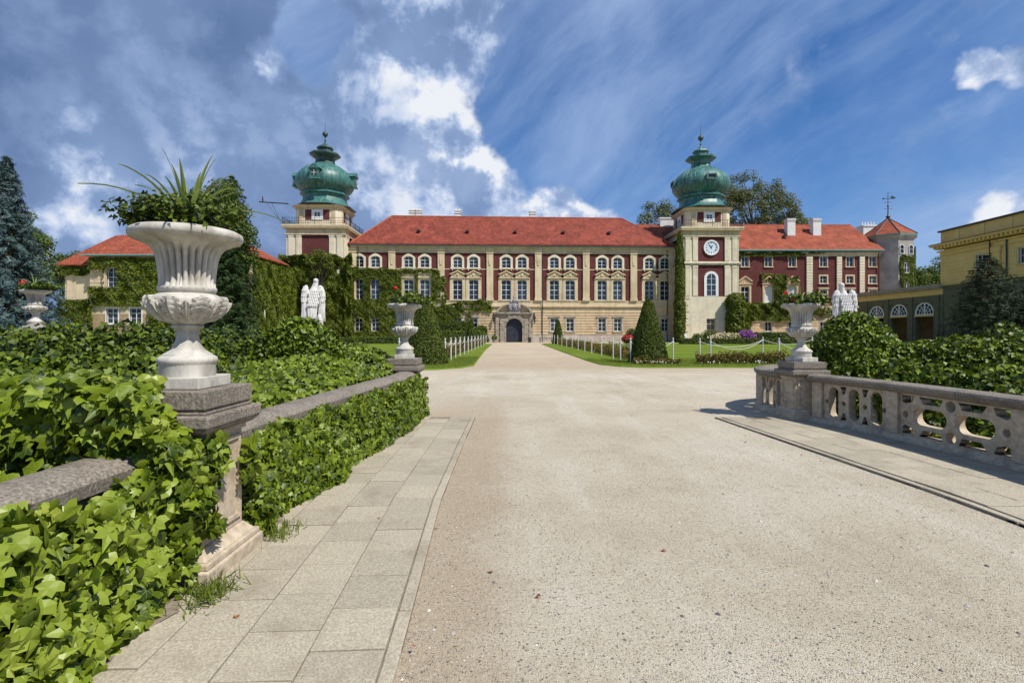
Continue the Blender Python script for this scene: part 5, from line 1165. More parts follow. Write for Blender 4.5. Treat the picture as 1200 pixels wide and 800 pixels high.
for i, (x, y, r, zz, mt, nm, lb, cn) in enumerate(((33.2, 79, 2.6, 1.6, 'flow_cream', 'rhododendron', 'cream flowering rhododendron at the foot of the clock tower', 1500), (36.2, 79, 1.35, 1.9, 'flow_purple', 'rhododendron', 'purple flowering rhododendron right of the clock tower door', 1700), (18.1, 80, 1.0, 1.25, 'flow_dred', 'rhododendron', 'crimson flowering shrub left of the large yew cone', 900))):
    t = bush(nm, lb, 'shrub', [((0, 0, zz * .48), (r, 1.0, zz * .52)), ((r * .3, -.2, zz * .45), (r * .6, .9, zz * .5))], .16, 70, M['hedge'], loc=(x, y, 0))
    P, Nn = ell_pts((0, 0, zz * .52), (r * 1.03, 1.05, zz * .55), cn, .5); leaves('blossoms', P, Nn, .17, IVY2, M[mt], t, jit=.8)
bush('shrub', 'light green rounded shrub left of the clock tower door', 'shrub', [((0, 0, 1.0), (1.5, 1, 1.15)), ((-2.0, 0, .7), (1.0, .9, .9))], .17, 90, M['hedge'], loc=(31.6, 81.5, 0))
bush('shrub', 'small green shrub right of the purple rhododendron', 'shrub', [((0, 0, .8), (.9, .9, .95))], .17, 90, M['hedge'], loc=(38.2, 80, 0))
bush('shrub', 'dark shrub beside the crimson flowering shrub', 'shrub', [((0, 0, 1.1), (1.0, .8, 1.3))], .17, 90, M['yew'], loc=(19.2, 82, 0))
for lb, x, y, r, z0, z1, n in (('slim column of ivy at the left corner of the clock tower', 28.7, 87.6, .95, 0, 19.0, 9000), ('rounded clump of ivy on the right corner of the clock tower', 37.9, 86.9, 1.45, .8, 8.4, 6500)):
    t = thing('ivy_column', lb, 'ivy', (x, y, 0)); u = RNG.uniform(0, 1, n); a = RNG.uniform(0, 6.28, n)
    rr = r * (1 - .55 * np.clip((u - .12), 0, 1) ** 1.2 if z1 > 12 else np.full(n, 1.0)) * np.sqrt(np.clip(1 - np.clip((u - .85) / .15, 0, 1) ** 2, 0.02, 1)) * np.sqrt(np.clip(u / .06, .3, 1))
    P = np.c_[rr * np.cos(a), rr * np.sin(a), z0 + u * (z1 - z0)]; P[:, :2] *= (1 + .15 * fnoise(P, 1.2) + RNG.uniform(-.2, .05, n))[:, None]
    MB().lathe([(r * .6, z0), (r * .75, z0 + (z1 - z0) * .3), (r * (.3 if z1 > 12 else .7), z0 + (z1 - z0) * .9), (.1, z1 * .985)], 12).build('stems_or_core', M['twig_and_core'], t)  # solid core of the column, coloured dark as shade behind the leaves
    leaves('foliage', P, np.c_[np.cos(a), np.sin(a), np.full(n, .3)], .26, IVY2, M['ivy_far'], t)
t = blob_tree('young_tree', 'ivy grown tree rising in front of the left domed tower', (-31.0, 82.5, 0), 16, ((0, 0, 9.6), (2.3, 1.5, 6.6)), 90, .8, 110, .26, 'ivy_far', seed=44)

# flower borders behind the chain
def border(label, pts, w, h, n, nf):
    t = thing('flower_border', label, 'flower bed'); P = []
    pts = [Vector((a, b, 0)) for a, b in pts]; Ls = [(pts[i + 1] - pts[i]).length for i in range(len(pts) - 1)]; T = sum(Ls)
    def along(m, zf):
        out = []
        for i, L in enumerate(Ls):
            k = int(m * L / T); u = RNG.uniform(0, 1, k); q = np.array(pts[i])[None] * (1 - u)[:, None] + np.array(pts[i + 1])[None] * u[:, None]; d = (pts[i + 1] - pts[i]).normalized(); nn = np.array((-d.y, d.x, 0)); q = q + nn * RNG.uniform(-w, w, k)[:, None]; out.append(q)
        return np.vstack(out)
    q = along(n, 0); hh = h * (.62 + .30 * fnoise(q, 1.6) + .12 * fnoise(q, 5)); q[:, 2] = .05 + np.clip(hh, .1, None) * RNG.uniform(0, 1, len(q)) ** .7
    leaves('foliage', q, np.tile((0, -.4, .8), (len(q), 1)), .11, OVAL, M['border'], t, up=True, jit=.9, down=1.0)
    f = along(nf, 0); f = f[RNG.random(len(f)) < .9]; f[:, 2] = .10 + RNG.uniform(0, .12, len(f)); f[:, 1] -= w * .7
    leaves('blossoms', f, np.tile((0, -.7, .7), (len(f), 1)), .05, IVY2, M['flow_white'], t, jit=.3)
border('reddish green flower border with white blossoms along the front of the right lawn', [(9.7, 26.8), (14, 27.0), (22, 27.8), (30, 29.5)], .35, .85, 15000, 260)
border('orange tinted flower border along the right side of the drive', [(7.3, 31), (7.1, 50), (6.9, 74)], .45, .95, 15000, 120)
border('orange tinted flower border along the left side of the drive', [(-4.4, 30), (-4.4, 50), (-4.3, 74)], .45, .95, 13000, 90)
border('low white flowering plants at the foot of the large right yew cone', [(6.3, 26.5), (8.7, 26.5)], .2, .35, 1400, 80)

# ---------------------------------------------------------------- chain posts
def chain(a, b, sag):
    P = []; n = 16
    for i in range(n + 1): u = i / n; P.append((a[0] + (b[0] - a[0]) * u, a[1] + (b[1] - a[1]) * u, a[2] + (b[2] - a[2]) * u - sag * 4 * u * (1 - u)))
    return P
def post():
    mb = MB(); mb.lathe([(.036, 0), (.036, 1.22), (.032, 1.25), (.048, 1.26), (.048, 1.30), (.015, 1.33)], 8); return mb
_post = [None]; M['postwhite'] = mk('weathered_white_paint', (.50, .50, .48), (.64, .64, .62), 6, .6)
def add_post(x, y, label, group):
    if _post[0] is None:
        t = thing('chain_post', label, 'post', (x, y, .04), 0, group); post().build('shaft', M['postwhite'], t, smooth=40); MB().tube([(-.07, 0, 1.12), (.07, 0, 1.12)], .018, 6).build('chain_ring', M['white'], t); _post[0] = t
    else: copy_tree(_post[0], None, (x, y, .04), 0, label)['group'] = group
    return (x, y, 1.16)
gl, gr, gf = 'white chain posts left of the drive', 'white chain posts right of the drive', 'white chain posts along the front of the right lawn'
order = ['nearest', 'second', 'third', 'fourth', 'fifth', 'sixth', 'seventh', 'eighth', 'ninth', 'tenth', 'eleventh', 'twelfth', 'thirteenth', 'fourteenth']
ls = [add_post(-3.55, y, f'{order[i]} white post of the chain row left of the drive', gl) for i, y in enumerate((27.2, 29.8, 32.2, 35, 38.2, 41.5, 45, 49, 53.5, 58.5, 64, 70))]
rs = [add_post(6.35 - (y - 27) * .006, y, f'{order[i]} white post of the chain row right of the drive', gr) for i, y in enumerate((27.4, 29.9, 32, 36, 40.3, 44, 48.2, 52.8, 57.8, 63, 68.5, 73.5))]
fp = [add_post(u * y / 600, y, lb, gf) for u, y, lb in ((188.8, 29.0, 'white chain post just right of the large yew cone'), (232.8, 28.9, 'white post mid right lawn edge, right one of a close pair'), (313, 28.6, 'white chain post beside the right urn, left of its rim'), (362, 28.8, 'white chain post behind the right urn, seen right of its stem'))]
bp_ = [add_post(u * y / 600, y, lb, gf) for u, y, lb in ((220.2, 28.4, 'white post mid right lawn edge, left one of a close pair'), (294, 36.5, 'set back white chain post left of the right urn'), (352, 39.0, 'set back white chain post hidden beside the right urn'))]
lfp = [add_post(-6.3, 28.6, 'white chain post behind the second urn, left of the large yew cone', gl)]
def add_chain(a, b, sag, label): tag(MB().tube(chain(a, b, sag), .015, 5).build('white_chain', M['postwhite']), label, 'chain')
add_chain(rs[0], fp[0], .42, 'white chain sagging across the large right yew cone'); add_chain(fp[1], bp_[1], .55, 'white chain sagging from the close pair of posts to the set back post')
add_chain(bp_[0], bp_[1], .40, 'flatter white chain between the left one of the close pair and the set back post'); add_chain(bp_[1], bp_[2], .35, 'white chain behind the right urn between the set back posts'); add_chain(fp[2], fp[3], .45, 'white chain behind the stem of the right urn')
add_chain(lfp[0], ls[0], .42, 'white chain sagging across the large left yew cone')
for row, sd in ((ls, 'left'), (rs, 'right')):
    for i in range(len(row) - 1): add_chain(row[i], row[i + 1], .22, f'short white chain {order[i]} from the front in the row {sd} of the drive')
kb = MB()
for a, b in zip(rs[:-1], rs[1:]): kb.box(a[0] - .05, a[0] + .05, a[1], b[1] - .05, .04, .10)
# bench and bin by the palace door
def bench(x, y, label):
    t = thing('bench', label, 'bench', (x, y, 0))
    for k in range(3): MB().box(-1.1, 1.1, -.25 + k * .15, -.13 + k * .15, .42, .46).build('seat_slat', M['bench'], t)
    for k in range(2): MB().box(-1.1, 1.1, .20, .24, .58 + k * .17, .70 + k * .17).build('back_slat', M['bench'], t)
    for s in (-1, 1): MB().box(s * .95 - .05, s * .95 + .05, -.25, .25, 0, .42).box(s * .95 - .05, s * .95 + .05, .24, .30, 0, .9).build('leg', M['iron'], t)
bench(5.7, 86.5, 'slatted bench against the palace wall right of the door')
t = thing('litter_bin', 'small dark bin beside the palace door', 'bin', (3.0, 87.4, 0)); MB().lathe([(.24, 0), (.30, .75), (.33, .8)], 12).build('bin_body', M['iron'], t); MB().lathe([(.34, .8), (.2, .92)], 12).build('lid', M['iron'], t)
for x, lb in ((-2.7, 'small potted shrub at the left foot of the portal'), (2.1, 'small potted shrub')):
    if x > 0: continue
    t = thing('potted_shrub', lb, 'plant pot', (x - .3, 87.2, 0)); MB().lathe([(.28, 0), (.38, .5), (.42, .52)], 12).build('pot', M['stonegrey'], t)
    P, Nn = ell_pts((0, 0, .85), (.45, .45, .45), 500); leaves('foliage', P, Nn, .16, QUAD, M['hedge'], t)
# ---------------------------------------------------------------- person by the clock tower
def person(label, loc, rz, top, trou):
    V = [(0, 0, .95), (0, 0, 1.18), (0, 0, 1.40), (0, -.01, 1.50), (0, -.02, 1.62), (0, -.02, 1.74),
         (-.10, 0, .90), (-.11, -.02, .50), (-.11, .02, .09), (-.11, -.14, .04), (.10, 0, .90), (.12, .02, .50), (.12, .05, .09), (.12, -.10, .04),
         (-.18, 0, 1.40), (-.30, -.02, 1.18), (-.22, -.16, 1.10), (-.16, -.22, 1.14), (.18, 0, 1.40), (.30, -.04, 1.30), (.20, -.12, 1.52), (.15, -.14, 1.60)]
    E = [(0, 1), (1, 2), (2, 3), (3, 4), (4, 5), (0, 6), (6, 7), (7, 8), (8, 9), (0, 10), (10, 11), (11, 12), (12, 13), (2, 14), (14, 15), (15, 16), (16, 17), (2, 18), (18, 19), (19, 20), (20, 21)]
    Rr = [.14, .12, .14, .055, .095, .08, .10, .065, .045, .035, .10, .065, .045, .035, .065, .045, .035, .035, .065, .045, .035, .035]
    me = bpy.data.meshes.new('body'); me.from_pydata(V, E, []); o = bpy.data.objects.new('body', me); COL.objects.link(o)
    o.modifiers.new('skin', 'SKIN'); 
    for i, r in enumerate(Rr): me.skin_vertices[0].data[i].radius = (r, r * .8 if i < 3 else r)
    me.skin_vertices[0].data[0].use_root = True
    s = o.modifiers.new('sub', 'SUBSURF'); s.levels = 2; s.render_levels = 2
    dg = bpy.context.evaluated_depsgraph_get(); m2 = bpy.data.meshes.new_from_object(o.evaluated_get(dg)); bpy.data.objects.remove(o)
    m2.materials.clear()
    for m in (mk('skin', (.48, .30, .21), (.52, .33, .24), 10, .6), top, trou, mk('dark_hair', (.05, .03, .02), (.09, .055, .035), 20, .6)): m2.materials.append(m)
    for p in m2.polygons:
        c = p.center; p.use_smooth = True
        p.material_index = 3 if (c.z > 1.70 or (c.z > 1.58 and c.y > .02)) else 0 if c.z > 1.50 or (abs(c.x) > .16 and c.z < 1.18 and c.z > 1.0) else 1 if c.z > .98 else 2 if c.z > .10 else 3
    b = bpy.data.objects.new('person', m2); COL.objects.link(b); b.location = loc; b.rotation_euler = (0, 0, rz); tag(b, label, 'person')
person('person in white top and pale trousers standing at the foot of the clock tower', (27.3, 80.5, 0), R(20), mk('white_cloth', (.75, .75, .76), (.80, .80, .80), 5), mk('pale_blue_cloth', (.45, .55, .65), (.55, .62, .70), 5))

# ---------------------------------------------------------------- urns and pedestals
def urn_meshes():
    fl = 26
    def rf_body(r, z, a):
        k = min(1, max(0, (z - .695) / .02)) * min(1, max(0, (.985 - z) / .03)); return r * (1 - .19 * k * (1 - abs(math.sin(a * fl / 2)) ** .8)) 
    body = [(.165, .655), (.178, .672), (.180, .690), (.172, .700), (.170, .74), (.174, .79), (.184, .84), (.200, .89), (.225, .94), (.255, .975), (.278, .99), (.296, .995), (.303, 1.006), (.335, 1.012), (.366, 1.022), (.381, 1.040), (.384, 1.060), (.376, 1.078), (.350, 1.092), (.320, 1.094), (.300, 1.07), (.26, 1.03), (.05, 1.02)]
    b = MB().lathe(body, 208, rf=rf_body)
    rf_bowl = None
    zs = [.436, .445, .455, .47, .485, .50, .515, .53, .545, .56, .575, .59, .605, .615, .625, .635, .645, .655]
    bw = [(.095 + .158 * math.sin(min(1, (z - .436) / .16) * math.pi / 2) ** .8 if z < .60 else .253 - .075 * ((z - .60) / .055) ** 2.2, z) for z in zs]
    bowl = MB().lathe([(.09, .425)] + bw + [(.165, .658)], 96)
    foot = MB().lathe([(.19, .075), (.192, .085), (.190, .155), (.194, .165), (.202, .175), (.205, .19), (.200, .205), (.186, .215), (.170, .222), (.165, .232), (.140, .243), (.112, .265), (.092, .295), (.080, .33), (.075, .37), (.078, .395), (.088, .405), (.105, .412), (.110, .42), (.108, .43), (.10, .436)], 64)
    pl = MB().box(-.215, .215, -.215, .215, 0, .078)
    return b, bowl, foot, pl
ub, uw, uf, up_ = urn_meshes()
def bowl_r(z): return (.095 + .158 * math.sin(min(1, max(0, (z - .436) / .16)) * math.pi / 2) ** .8 if z < .60 else .253 - .075 * ((z - .60) / .055) ** 2.2) * .91 * .99
def acanthus(wmax, z0, z1, nl):
    mb = MB(); NU, NV = 12, 30
    for iv in range(NV + 1):
        v = iv / NV; z = z0 + (z1 - z0) * v; lobe_ = abs(math.sin(v * math.pi * nl)) ** .6
        w = wmax * (.30 + .70 * math.sin(min(1, v * 1.15) * math.pi * .78)) * (.66 + .34 * lobe_) * (1 if v < .93 else max(.1, (1 - v) / .07))
        for iu in range(NU + 1):
            u = iu / NU * 2 - 1; off = .014 + .008 * (1 - abs(u)) + .012 * v ** 3
            off += .007 * math.cos(u * math.pi * 2.5) * (1 - .3 * abs(u)) + (.008 if abs(u) < .09 else 0) - .006 * (1 - lobe_) * abs(u) * 2
            if abs(u) > .99: off = -.004
            if iv in (0, NV): off = -.003
            zz = z - .020 * abs(u) ** 1.5 * (1 if v > .2 else v * 5) + .012 * (lobe_ - .5) * abs(u); r = bowl_r(min(max(zz, .44), .648)) + off; a = u * w
            mb.v.append((r * math.cos(a), r * math.sin(a), zz))
    for iv in range(NV):
        for iu in range(NU): b = iv * (NU + 1) + iu; mb.f.append((b, b + 1, b + NU + 2, b + NU + 1))
    return mb
def first_urn(label, loc):
    t = thing('stone_urn', label, 'urn', loc, 0, 'fluted white urns on pedestals')
    ub.build('fluted_body', M['marble'], t, smooth=50); uw.build('acanthus_bowl', M['marble'], t, smooth=55); uf.build('foot', M['marble'], t, smooth=35); up_.build('plinth', M['marble'], t, bevel=.006)
    for k in range(8):
        put('ac1', lambda: acanthus(.34, .452, .636, 5).build('acanthus_leaf', M['marble'], smooth=75), t, (0, 0, 0), k * math.pi / 4 + .12)
        put('ac2', lambda: acanthus(.13, .455, .60, 3).build('small_acanthus_leaf', M['marble'], smooth=75), t, (0, 0, 0), (k + .5) * math.pi / 4 + .12)
    MB().lathe([(.24, 1.035), (.1, 1.06), (.01, 1.065)], 20).build('soil', M['soil'], t)
    return t
_us = .91
for _b in (ub, uw, uf, up_): _b.v = [(a * _us, b_ * _us, c) for a, b_, c in _b.v]
ub.v = [(a * (1 + .11 * min(1, max(0, (.93 - c) / .12))), b_ * (1 + .11 * min(1, max(0, (.93 - c) / .12))), c) for a, b_, c in ub.v]
uw.v = [(a * .99, b_ * .99, c) for a, b_, c in uw.v]
URN = first_urn('large fluted white urn nearest to the viewer, on the left pedestal', (-2.28, 3.60, 1.272))
u2 = copy_tree(URN, None, (-2.17, 10.35, 1.142), .2, 'fluted white urn at the far end of the left ivy wall')
u3 = copy_tree(URN, None, (5.51, 9.75, 1.112), .35, 'fluted white urn on the pedestal of the right stone balustrade')
u4 = copy_tree(URN, None, (-13.5, 14.5, 1.772), .1, 'small distant urn in front of the blue spruce at the left edge')
def pedestal(label, x, y, h, hp=.36):
    t = thing('stone_pedestal', label, 'pedestal', (x, y, 0), 0, 'granite capped pedestals'); k = h
    MB().box(-hp, hp, -hp, hp, 0, .13).build('base_block', M['limestone'], t, bevel=.012)
    MB().zprism([(-hp + .02, -hp + .02), (hp - .02, -hp + .02), (hp - .02, hp - .02), (-hp + .02, hp - .02)], .13, .17).zprism([(-hp + .045, -hp + .045), (hp - .045, -hp + .045), (hp - .045, hp - .045), (-hp + .045, hp - .045)], .17, .24, [(-hp + .10, -hp + .10), (hp - .10, -hp + .10), (hp - .10, hp - .10), (-hp + .10, hp - .10)]).build('base_moulding', M['limestone'], t, bevel=.008)
    d = hp - .11; sh = MB().box(-d, d, -d, d, .24, k - .305); sh.build('shaft', M['limestone'], t, bevel=.006)
    for r in range(4):
        Rm = Matrix.Rotation(r * math.pi / 2, 3, 'Z'); w = d - .045
        o = MB().band([(-w + .03, .33), (-w + .03, k - .39), (w - .03, k - .39), (w - .03, .33)], [(-w, .30), (-w, k - .36), (w, k - .36), (w, .30)], -d - .018, -d + .01, True).build('panel_moulding', M['limestone'], t); o.rotation_euler = (0, 0, r * math.pi / 2)
    MB().zprism([(-d - .02, -d - .02), (d + .02, -d - .02), (d + .02, d + .02), (-d - .02, d + .02)], k - .32, k - .285).build('neck', M['limestone'], t)
    c = .35; MB().zprism([(-c + .05, -c + .05), (c - .05, -c + .05), (c - .05, c - .05), (-c + .05, c - .05)], k - .285, k - .24, [(-c, -c), (c, -c), (c, c), (-c, c)]).zprism([(-c, -c), (c, -c), (c, c), (-c, c)], k - .24, k - .155).build('cap_slab', M['granite'], t, bevel=.015)
    c = .30; MB().box(-c, c, -c, c, k - .155, k - .135).box(-c + .012, c - .012, -c + .012, c - .012, k - .135, k - .12).box(-c, c, -c, c, k - .12, k).build('cap_block', M['granite'], t, bevel=.012)
    return t
pedestal('weathered pedestal under the large near urn, half wrapped in ivy', -2.28, 3.60, 1.27)
pedestal('pedestal at the far end of the left ivy wall', -2.17, 10.35, 1.14)
pedestal('pedestal at the end of the pierced stone balustrade on the right', 5.51, 9.75, 1.11)
pedestal('plain pedestal hidden in the hedge under the distant urn on the left', -13.5, 14.5, 1.77)

# ---------------------------------------------------------------- balustrade (right) with pierced panels
def pierced(L, H, holes, th, nseg=18):
    """stone slab L x H with shaped openings; 2D curve filled and extruded, then turned into a mesh"""
    cu = bpy.data.curves.new('slab', 'CURVE'); cu.dimensions = '2D'; cu.fill_mode = 'BOTH'; cu.extrude = th / 2
    def sp(pts):
        s = cu.splines.new('POLY'); s.points.add(len(pts) - 1)
        for i, p in enumerate(pts): s.points[i].co = (p[0], p[1], 0, 1)
        s.use_cyclic_u = True
    sp([(0, 0), (L, 0), (L, H), (0, H)])
    for h in holes: sp(h)
    o = bpy.data.objects.new('slab', cu); COL.objects.link(o); dg = bpy.context.evaluated_depsgraph_get(); dg.update()
    me = bpy.data.meshes.new_from_object(o.evaluated_get(dg)); bpy.data.objects.remove(o); bpy.data.curves.remove(cu)
    me.transform(Matrix.Rotation(R(90), 4, 'X')); me.materials.clear(); return me
def stad(cx, cz, w, h, n=10):
    pts = []
    if w >= h:
        r = h / 2; a = w / 2 - r
        for i in range(n + 1): t = -math.pi / 2 + math.pi * i / n; pts.append((cx + a + r * math.cos(t), cz + r * math.sin(t)))
        for i in range(n + 1): t = math.pi / 2 + math.pi * i / n; pts.append((cx - a + r * math.cos(t), cz + r * math.sin(t)))
    else:
        r = w / 2; a = h / 2 - r
        for i in range(n + 1): t = math.pi * i / n; pts.append((cx + r * math.cos(t), cz + a + r * math.sin(t)))
        for i in range(n + 1): t = math.pi + math.pi * i / n; pts.append((cx + r * math.cos(t), cz - a + r * math.sin(t)))
    return pts
def circ(cx, cz, r, n=16): return [(cx + r * math.cos(2 * math.pi * i / n), cz + r * math.sin(2 * math.pi * i / n)) for i in range(n)]
def panel_a(L, H):
    n = 3; st = L / n; hs = []
    for k in range(n): hs.append(stad(st * (k + .5), H / 2, st * .50, H * .86))
    for k in range(n + 1):
        x = st * k; r = .042
        x = min(max(x, .065), L - .065); hs.append(circ(x, H / 2, r))
        for s in (-1, 1):
            z = H / 2 + s * H * .34; w = st * .15
            if 0 < k < n: hs.append([(x - w, z + s * .075), (x + w, z + s * .075), (x + w * .35, z - s * .05), (x - w * .35, z - s * .05)])
    return hs
def panel_b(L, H):
    m = H / 2; cx = L / 2; r = H * .125; hs = [circ(.09, m, .052), circ(L - .09, m, .052), stad(L * .30, m, L * .33, H * .40), stad(L * .70, m, L * .33, H * .40), circ(cx, H - .10, .078), circ(cx, .10, .078)]
    for s in (0, 1):
        for q in (-1, 1):
            z1 = m + q * (m - .025); z0 = m + q * H * .30
            x = [L * .19, L * .33, L * .42, L * .36]; f = (lambda v: v) if s == 0 else (lambda v: L - v)
            hs.append([(f(L * .20), z1), (f(L * .43), z1), (f(L * .405), z0), (f(L * .24), z0)])
            hs.append([(f(.035), z1), (f(L * .15), z1), (f(L * .13), z1 - q * .09), (f(.09), z1 - q * .13), (f(.035), z1 - q * .10)])
    return hs
BAL_H0, BAL_H1 = .13, .75
def panel(kind, p0, p1, parent, th=.15):
    a, b = Vector(p0), Vector(p1); L = (b - a).length; H = BAL_H1 - BAL_H0
    me = pierced(L, H, panel_a(L, H) if kind == 'a' else panel_b(L, H), th); me.materials.append(M['limestone'])
    o = bpy.data.objects.new('pierced_panel', me); COL.objects.link(o); o.parent = parent; o.location = (a.x, a.y, BAL_H0); o.rotation_euler = (0, 0, math.atan2(b.y - a.y, b.x - a.x)); 
    bv = o.modifiers.new('bevel', 'BEVEL'); bv.width = .006; bv.segments = 1; bv.limit_method = 'ANGLE'; bv.angle_limit = R(50)
RP = [(5.58, 9.42), (5.70, 9.0), (5.84, 8.45), (5.93, 7.85), (6.0, 7.2), (6.04, 6.5), (6.05, 5.9), (6.04, 5.0), (6.0, 4.0), (5.9, 3.0)]
def at_path(path, y):
    for (x0, y0), (x1, y1) in zip(path[:-1], path[1:]):
        if min(y0, y1) <= y <= max(y0, y1): u = (y - y0) / (y1 - y0); return (x0 + (x1 - x0) * u, y)
    return path[-1]
RAIL = [(-.17, .79), (-.185, .81), (-.19, .845), (-.17, .875), (-.12, .893), (0, .90), (.12, .893), (.17, .875), (.19, .845), (.185, .81), (.17, .79), (.12, .752), (-.12, .752)]
PLN = [(-.17, 0), (-.17, .05), (-.14, .06), (-.13, .10), (-.10, .13), (.10, .13), (.13, .10), (.14, .06), (.17, .05), (.17, 0)]
def rail_stones(path, parent, ln=1.15, mat='granite', sec=RAIL, name='coping_stone'):
    # resample the path into stones of equal length with a hairline joint
    P = [Vector((p[0], p[1], 0)) for p in path]; out = [P[0]]; D = [0]
    for p in P[1:]: D.append(D[-1] + (p - out[-1]).length); out.append(p)
    def pos(d):
        for i in range(len(D) - 1):
            if D[i] <= d <= D[i + 1]: return out[i].lerp(out[i + 1], (d - D[i]) / (D[i + 1] - D[i] + 1e-9))
        return out[-1]
    d = 0
    while d < D[-1] - .05:
        e = min(d + ln, D[-1]); pts = [pos(d + (e - .006 - d) * k / 5) for k in range(6)]
        MB().sweep([(p.x, p.y) for p in pts], sec).build(name, M[mat], parent, smooth=35); d = e
def balustrade():
    t = thing('stone_balustrade', 'pierced stone balustrade with ovals and circles along the right walkway', 'balustrade', (0, 0, 0))
    rail_stones(RP, t); rail_stones(RP, t, 1.4, 'limestone', PLN, 'base_stone')
    def pier(y, w=.10):
        x, _ = at_path(RP, y); a = at_path(RP, y + .1); b = at_path(RP, y - .1); an = math.atan2(b[1] - a[1], b[0] - a[0])
        o = put('pier', lambda: MB().box(-.10, .10, -.125, .125, .13, .752).build('pier', M['limestone']), t, (x, y, 0), an)
    for y in (9.28, 7.85, 5.98, 4.0): pier(y)
    g = lambda y: at_path(RP, y)
    panel('a', g(9.17), g(7.96), t); panel('b', g(7.74), g(6.09), t); panel('b', g(5.87), g(4.11), t); panel('a', g(3.89), g(3.05), t)
    return t
balustrade()
def balustrade2():
    t = thing('stone_balustrade', 'curved end piece of the pierced balustrade beyond the right pedestal', 'balustrade', (0, 0, 0))
    A = [(5.40, 10.08), (5.36, 10.5), (5.42, 11.0), (5.68, 11.6), (6.15, 12.1), (6.9, 12.5), (8.2, 12.8)]
    rail_stones(A, t, .9); rail_stones(A, t, 1.1, 'limestone', PLN, 'base_stone')
    for a, b in ((A[0], A[2]), (A[2], A[3]), (A[3], A[4]), (A[4], A[5])): panel('a', a, b, t)
    for p in A[2:6]: MB().box(-.1, .1, -.11, .11, .13, .752).build('pier', M['limestone'], t, loc=(p[0], p[1], 0))
balustrade2()

# ---------------------------------------------------------------- left parapet wall
LP = [(-2.46, .6), (-2.46, 1.6), (-2.47, 2.3), (-2.46, 3.0), (-2.44, 3.24)]
LP2 = [(-2.42, 3.96), (-2.39, 4.6), (-2.31, 6.0), (-2.22, 7.2), (-2.10, 8.6), (-2.04, 9.3), (-2.08, 9.99)]
LCAP = [(-.19, .77), (-.195, .84), (-.17, .875), (-.10, .90), (0, .905), (.10, .90), (.17, .875), (.195, .84), (.19, .77), (.13, .752), (-.13, .752)]
t = thing('parapet_wall', 'near piece of the left parapet wall with rough granite coping, before the near pedestal', 'wall'); rail_stones(LP, t, 1.7, 'granite', LCAP)
MB().sweep(LP, [(-.12, 0), (-.12, .752), (.12, .752), (.12, 0)]).build('wall_core', M['limestone'], t)
t = thing('parapet_wall', 'far piece of the left parapet wall between near and far pedestal, fronted with ivy', 'wall'); rail_stones(LP2, t, 1.5, 'granite', LCAP)
MB().sweep(LP2, [(-.12, 0), (-.12, .752), (.12, .752), (.12, 0)]).build('wall_core', M['limestone'], t)

# ---------------------------------------------------------------- walkways
def interp(tab, y):
    ys = [a for a, _ in tab]; xs = [b for _, b in tab]; return float(np.interp(y, ys, xs))
KL = [(.8, -.50), (2.4, -.555), (5, -.695), (7.5, -.715), (9.95, -.715)]; KR = [(1.0, 4.34), (2.5, 4.34), (4.3, 4.34), (5.1, 4.34), (6.1, 4.25), (7.5, 4.13), (9.6, 3.95), (9.9, 3.92)]
def walkway(name, K, side, y0, y1, cols, pw, pl, label):
    t = MB()
    inner = [(K[i][1], K[i][0]) for i in range(len(K))]
    ys = np.linspace(y0, y1, 12); strip = [(interp(K, y), y) for y in ys]; far = 2.1 * side
    b = MB(); n = len(strip); b.v = [(x, y, .018) for x, y in strip] + [(x + far, y, .018) for x, y in strip] + [(x, y, -.05) for x, y in strip]; b.f = [(i, i + 1, n + i + 1, n + i) for i in range(n - 1)] + [(i, 2 * n + i, 2 * n + i + 1, i + 1) for i in range(n - 1)]
    base = b.build(name, M['soil'], kind='structure')
    # kerb stones
    d = y0
    while d < y1 - .1:
        e = min(d + 1.0, y1); ks = MB(); yy = np.linspace(d, e - .012, 3); kw = .075
        q = [(interp(K, y), y) for y in yy]; w_ = [(x + kw * side, y) for x, y in q]; pts = q + w_[::-1]
        if side > 0: pts = pts[::-1]
        ks.zprism(pts[::-1] if side < 0 else pts[::-1], -.03, .031).build('kerb_stone', M['paver'], base, bevel=.008); d = e
    rg = random.Random(5 + side)
    me = MB().box(-pw / 2 + .004, pw / 2 - .004, -pl / 2 + .004, pl / 2 - .004, 0, .03)
    proto = None
    for c in range(cols):
        y = y0 + pl / 2 + (0, .17, .09, .25)[c % 4]; 
        while y < y1 - pl * .45:
            xk = interp(K, y) + side * (.078 + pw * (c + .5)); xa = interp(K, y - .2); xb = interp(K, y + .2); an = math.atan2(xa - xb, .4)
            z = .0125 + rg.uniform(-.003, .003)
            if proto is None: proto = me.build('paver', M['paver'], base, loc=(xk, y, z), bevel=.004); o = proto
            else: o = inst(proto, base, (xk, y, z))
            o.rotation_euler = (rg.gauss(0, .003), rg.gauss(0, .003), an + rg.gauss(0, .004)); y += pl
    return base
walkway('left_walkway', KL, -1, 1.0, 9.95, 4, .385, .40, '')
walkway('right_walkway', KR, 1, 1.4, 9.9, 4, .42, .42, '')
# joints and dirt strip: soil along the foot of the left wall with small weeds
ds = MB(); yy = np.linspace(.8, 9.9, 60); ds.v = [(-2.00 + .04 * math.sin(y * 5) + .05 * math.sin(y * 13 + 1), y, .0475) for y in yy] + [(-2.6, y, .05) for y in yy]; n = len(yy); ds.f = [(i, i + 1, n + i + 1, n + i) for i in range(n - 1)]; ds.build('dirt_strip', M['soil'], kind='structure')

